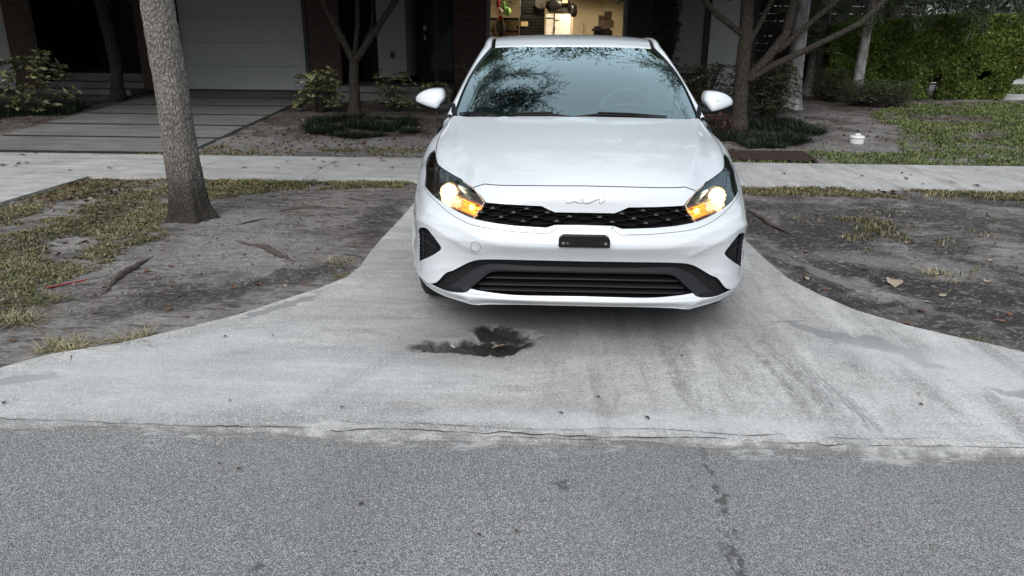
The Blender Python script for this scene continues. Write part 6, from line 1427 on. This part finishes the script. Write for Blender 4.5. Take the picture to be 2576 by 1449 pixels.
# underside, engine-bay blocker, inner arches
MB().box((-.70, .55, .19), (.70, 4.45, .235)).build('underbody', M_DARK, car); MB().box((-.46, .16, .26), (.46, 1.05, .62)).build('engine_bay', M_DARK, car); MB().box((-.62, .50, .24), (.62, 1.05, .70)).build('engine_bay', M_DARK, car)
MB().box((-.50, .13, .235), (.50, .5, .27)).build('undertray', M_DARK, car); MB().box((-.60, .30, .165), (.60, .42, .24)).build('added_air_dam', M_DARK, car); MB().box((-.70, .44, .16), (.70, .9, .30)).build('undertray', M_DARK, car)  # dam and low tray added to deepen the shade under the car
def wheel(x, y):
    w_ = thing('x', '', ''); bpy.data.objects.remove(w_); sg = 1 if x > 0 else -1; Mx = Matrix.Translation((x, y, .315)) @ Matrix.Rotation(R(90)*sg, 4, 'Y')
    ty = MB().lathe([(.20, -.09), (.29, -.10), (.312, -.085), (.317, -.05), (.317, .05), (.312, .085), (.29, .10), (.20, .09), (.20, -.09)], 40, Mx).build('wheel', M_TYRE, car, True)
    MB().lathe([(.20, .085), (.205, .09), (.19, .06), (.05, .045), (0, .05)], 32, Mx).build('rim', M_RIM, ty, True)
    for k in range(5):
        a = 2*math.pi*k/5; M2 = Mx @ Matrix.Rotation(a, 4, 'Z'); MB().box((.04, -.022, .055), (.195, .022, .078), M2).build('spoke', M_RIM, ty)
    MB().lathe([(.36, -.13), (.36, .08)], 30, Matrix.Translation((x, y, .33)) @ Matrix.Rotation(R(90), 4, 'Y')).build('arch_liner', M_DARK, car, True) if False else None
for x in (-.755, .755):
    for y in (.885, 3.585): wheel(x, y)
# ------------------------------------------------------------------ wing mirrors
ML = [(260, 600), (285, 560), (330, 515), (390, 472), (450, 440), (520, 410), (600, 385), (680, 366), (760, 354), (850, 350), (930, 352), (985, 360), (1015, 380), (1050, 440), (1072, 505), (1085, 570), (1075, 610), (1040, 670), (1000, 725), (950, 790), (915, 835), (880, 855), (830, 850), (760, 836), (640, 808), (520, 775), (400, 738), (320, 712), (280, 695), (264, 660)]
def mirror(sg):
    # outline in metres: x from the tip inwards, z
    W = [(1.030-(px-260)/825*.203, 1.053-(pz-570)/825*.203*1.02) for px, pz in ML]; n = len(W); cx = .905; cz = 1.052
    def ring_(k, y, dz=0, sh=0): return [Vector((sg*(cx+(x-cx)*k+sh), y+(z-cz)*k*.42+.10*max(0, (x-.90)/.13)**2*.6*k*k, cz+(z-cz)*k+dz)) for x, z in W]
    rows = [ring_(.90, 1.80), ring_(.985, 1.76), ring_(1.0, 1.725), ring_(.985, 1.692), ring_(.945, 1.668), ring_(.87, 1.654, -.001), ring_(.66, 1.643, -.002), ring_(.35, 1.637, -.002), ring_(.05, 1.636, -.002)]
    rows = [r_+[r_[0]] for r_ in rows]; mr = MB().grid(rows, sg > 0).build('wing_mirror', M_PAINT, car, True)
    lowr = [(1.020, 1.030), (.96, 1.017), (.90, 1.002), (.874, .990), (.86, 1.0), (.83, 1.012), (.776, 1.006), (.768, .985), (.775, .962), (.82, .960), (.90, .968), (.97, .985), (1.012, 1.010)]
    o2 = [[Vector((sg*x, y+.05*max(0, (x-.9)/.13), z)) for x, z in [(cx_+(x_-cx_)*k, cz_+(z_-cz_)*k) for x_, z_ in lowr for cx_, cz_ in ((.88, .99),)]] for k, y in ((.9, 1.80), (1.0, 1.76), (1.0, 1.69), (.9, 1.655), (.5, 1.645), (.05, 1.645))]
    o2 = [r_+[r_[0]] for r_ in o2]; MB().grid(o2, sg < 0).build('mirror_base', M_TRIM, mr, True)
    MB().add([Vector((sg*(cx+(x-cx)*.86), 1.792, cz+(z-cz)*.86)) for x, z in W], [tuple(range(n))]).build('mirror_glass', M_CHROME, mr)
for sg in (1, -1): mirror(sg)
# ------------------------------------------------------------------ cabin
MB().grid([refine([Vector((x, y+.10*(abs(x)/.7)**2, z)) for x in (-.72, -.4, 0, .4, .72)], 3) for y, z in ((1.12, .955), (1.35, .972), (1.6, .965), (1.72, .93), (1.76, .80))]).build('dashboard', M_INT, car, True)
MB().grid([[Vector((x, 1.62+.02*math.cos((x-.37)*6), .965+.055*max(0, math.cos((x-.37)*5.2)))) for x in np.linspace(.12, .62, 14)], [Vector((x, 1.75, .955+.07*max(0, math.cos((x-.37)*5.2)))) for x in np.linspace(.12, .62, 14)]]).build('instrument_hood', M_INTG, car, True)
MB().tube([(.37+.185*math.cos(a), 1.86+.075*math.sin(a), .93+.165*math.sin(a)) for a in np.linspace(0, 2*math.pi, 33)], .016, 8, False).build('steering_wheel', M_INTG, car, True)
for x in (-.37, .37):
    st_ = MB().box((x-.24, 2.15, .42), (x+.24, 2.65, .60)).build('seat', M_INT, car, bevel=.05); MB().box((x-.23, 2.60, .56), (x+.23, 2.76, 1.12)).build('seat_back', M_INT, st_, bevel=.05); MB().box((x-.13, 2.66, 1.16), (x+.13, 2.77, 1.32)).build('headrest', M_INTG, st_, bevel=.04)
MB().box((-.6, 3.3, .5), (.6, 3.5, 1.15)).build('rear_bench', M_INT, car, bevel=.05); MB().box((-.55, 2.06, 1.33), (.55, 3.5, 1.352)).build('headliner', M_INTG, car)
MB().box((-.13, 1.93, 1.245), (.13, 1.955, 1.305)).build('interior_mirror', plain('mirror_back', (.16, .15, .17), .4), car, bevel=.01); MB().box((-.11, 1.86, 1.255), (.10, 1.93, 1.33)).build('sensor_housing', plain('sensor_grey', (.20, .19, .22), .6), car, bevel=.01)
def sticker(a, t, w_, h, mat, n_=1):
    p = wsuv(a, t, .003); q = wsuv(a+.001, t, .003); X = (wsuv(min(a+.3, 3.99), t, .003)-wsuv(a, t, .003)).normalized(); Y = (wsuv(a, t+.02, .003)-p).normalized()
    return MB().add([p, p+X*w_, p+X*w_+Y*h, p+Y*h], [(0, 1, 2, 3)]).build('sticker', mat, glass)
M_STK = plain('sticker_white', (.62, .66, .64), .6, .05); M_STG = plain('sticker_green', (.20, .28, .25), .6, .3, 160)
sticker(2.05, .905, .035, .014, M_STG); sticker(2.32, .902, .040, .017, M_STK); sticker(3.0, .855, .022, .007, M_STK); sticker(3.05, .835, .035, .006, M_STK); sticker(3.05, .49, .055, .022, M_STK); sticker(1.9, .07, .07, .008, plain('vin_plate', (.20, .21, .22), .4))
MB().add([wsuv(3.09, .497, .0025), wsuv(3.28, .497, .0025), wsuv(3.28, .515, .0025), wsuv(3.09, .515, .0025)], [(0, 1, 2, 3)]).build('sticker_print', M_STG, glass)
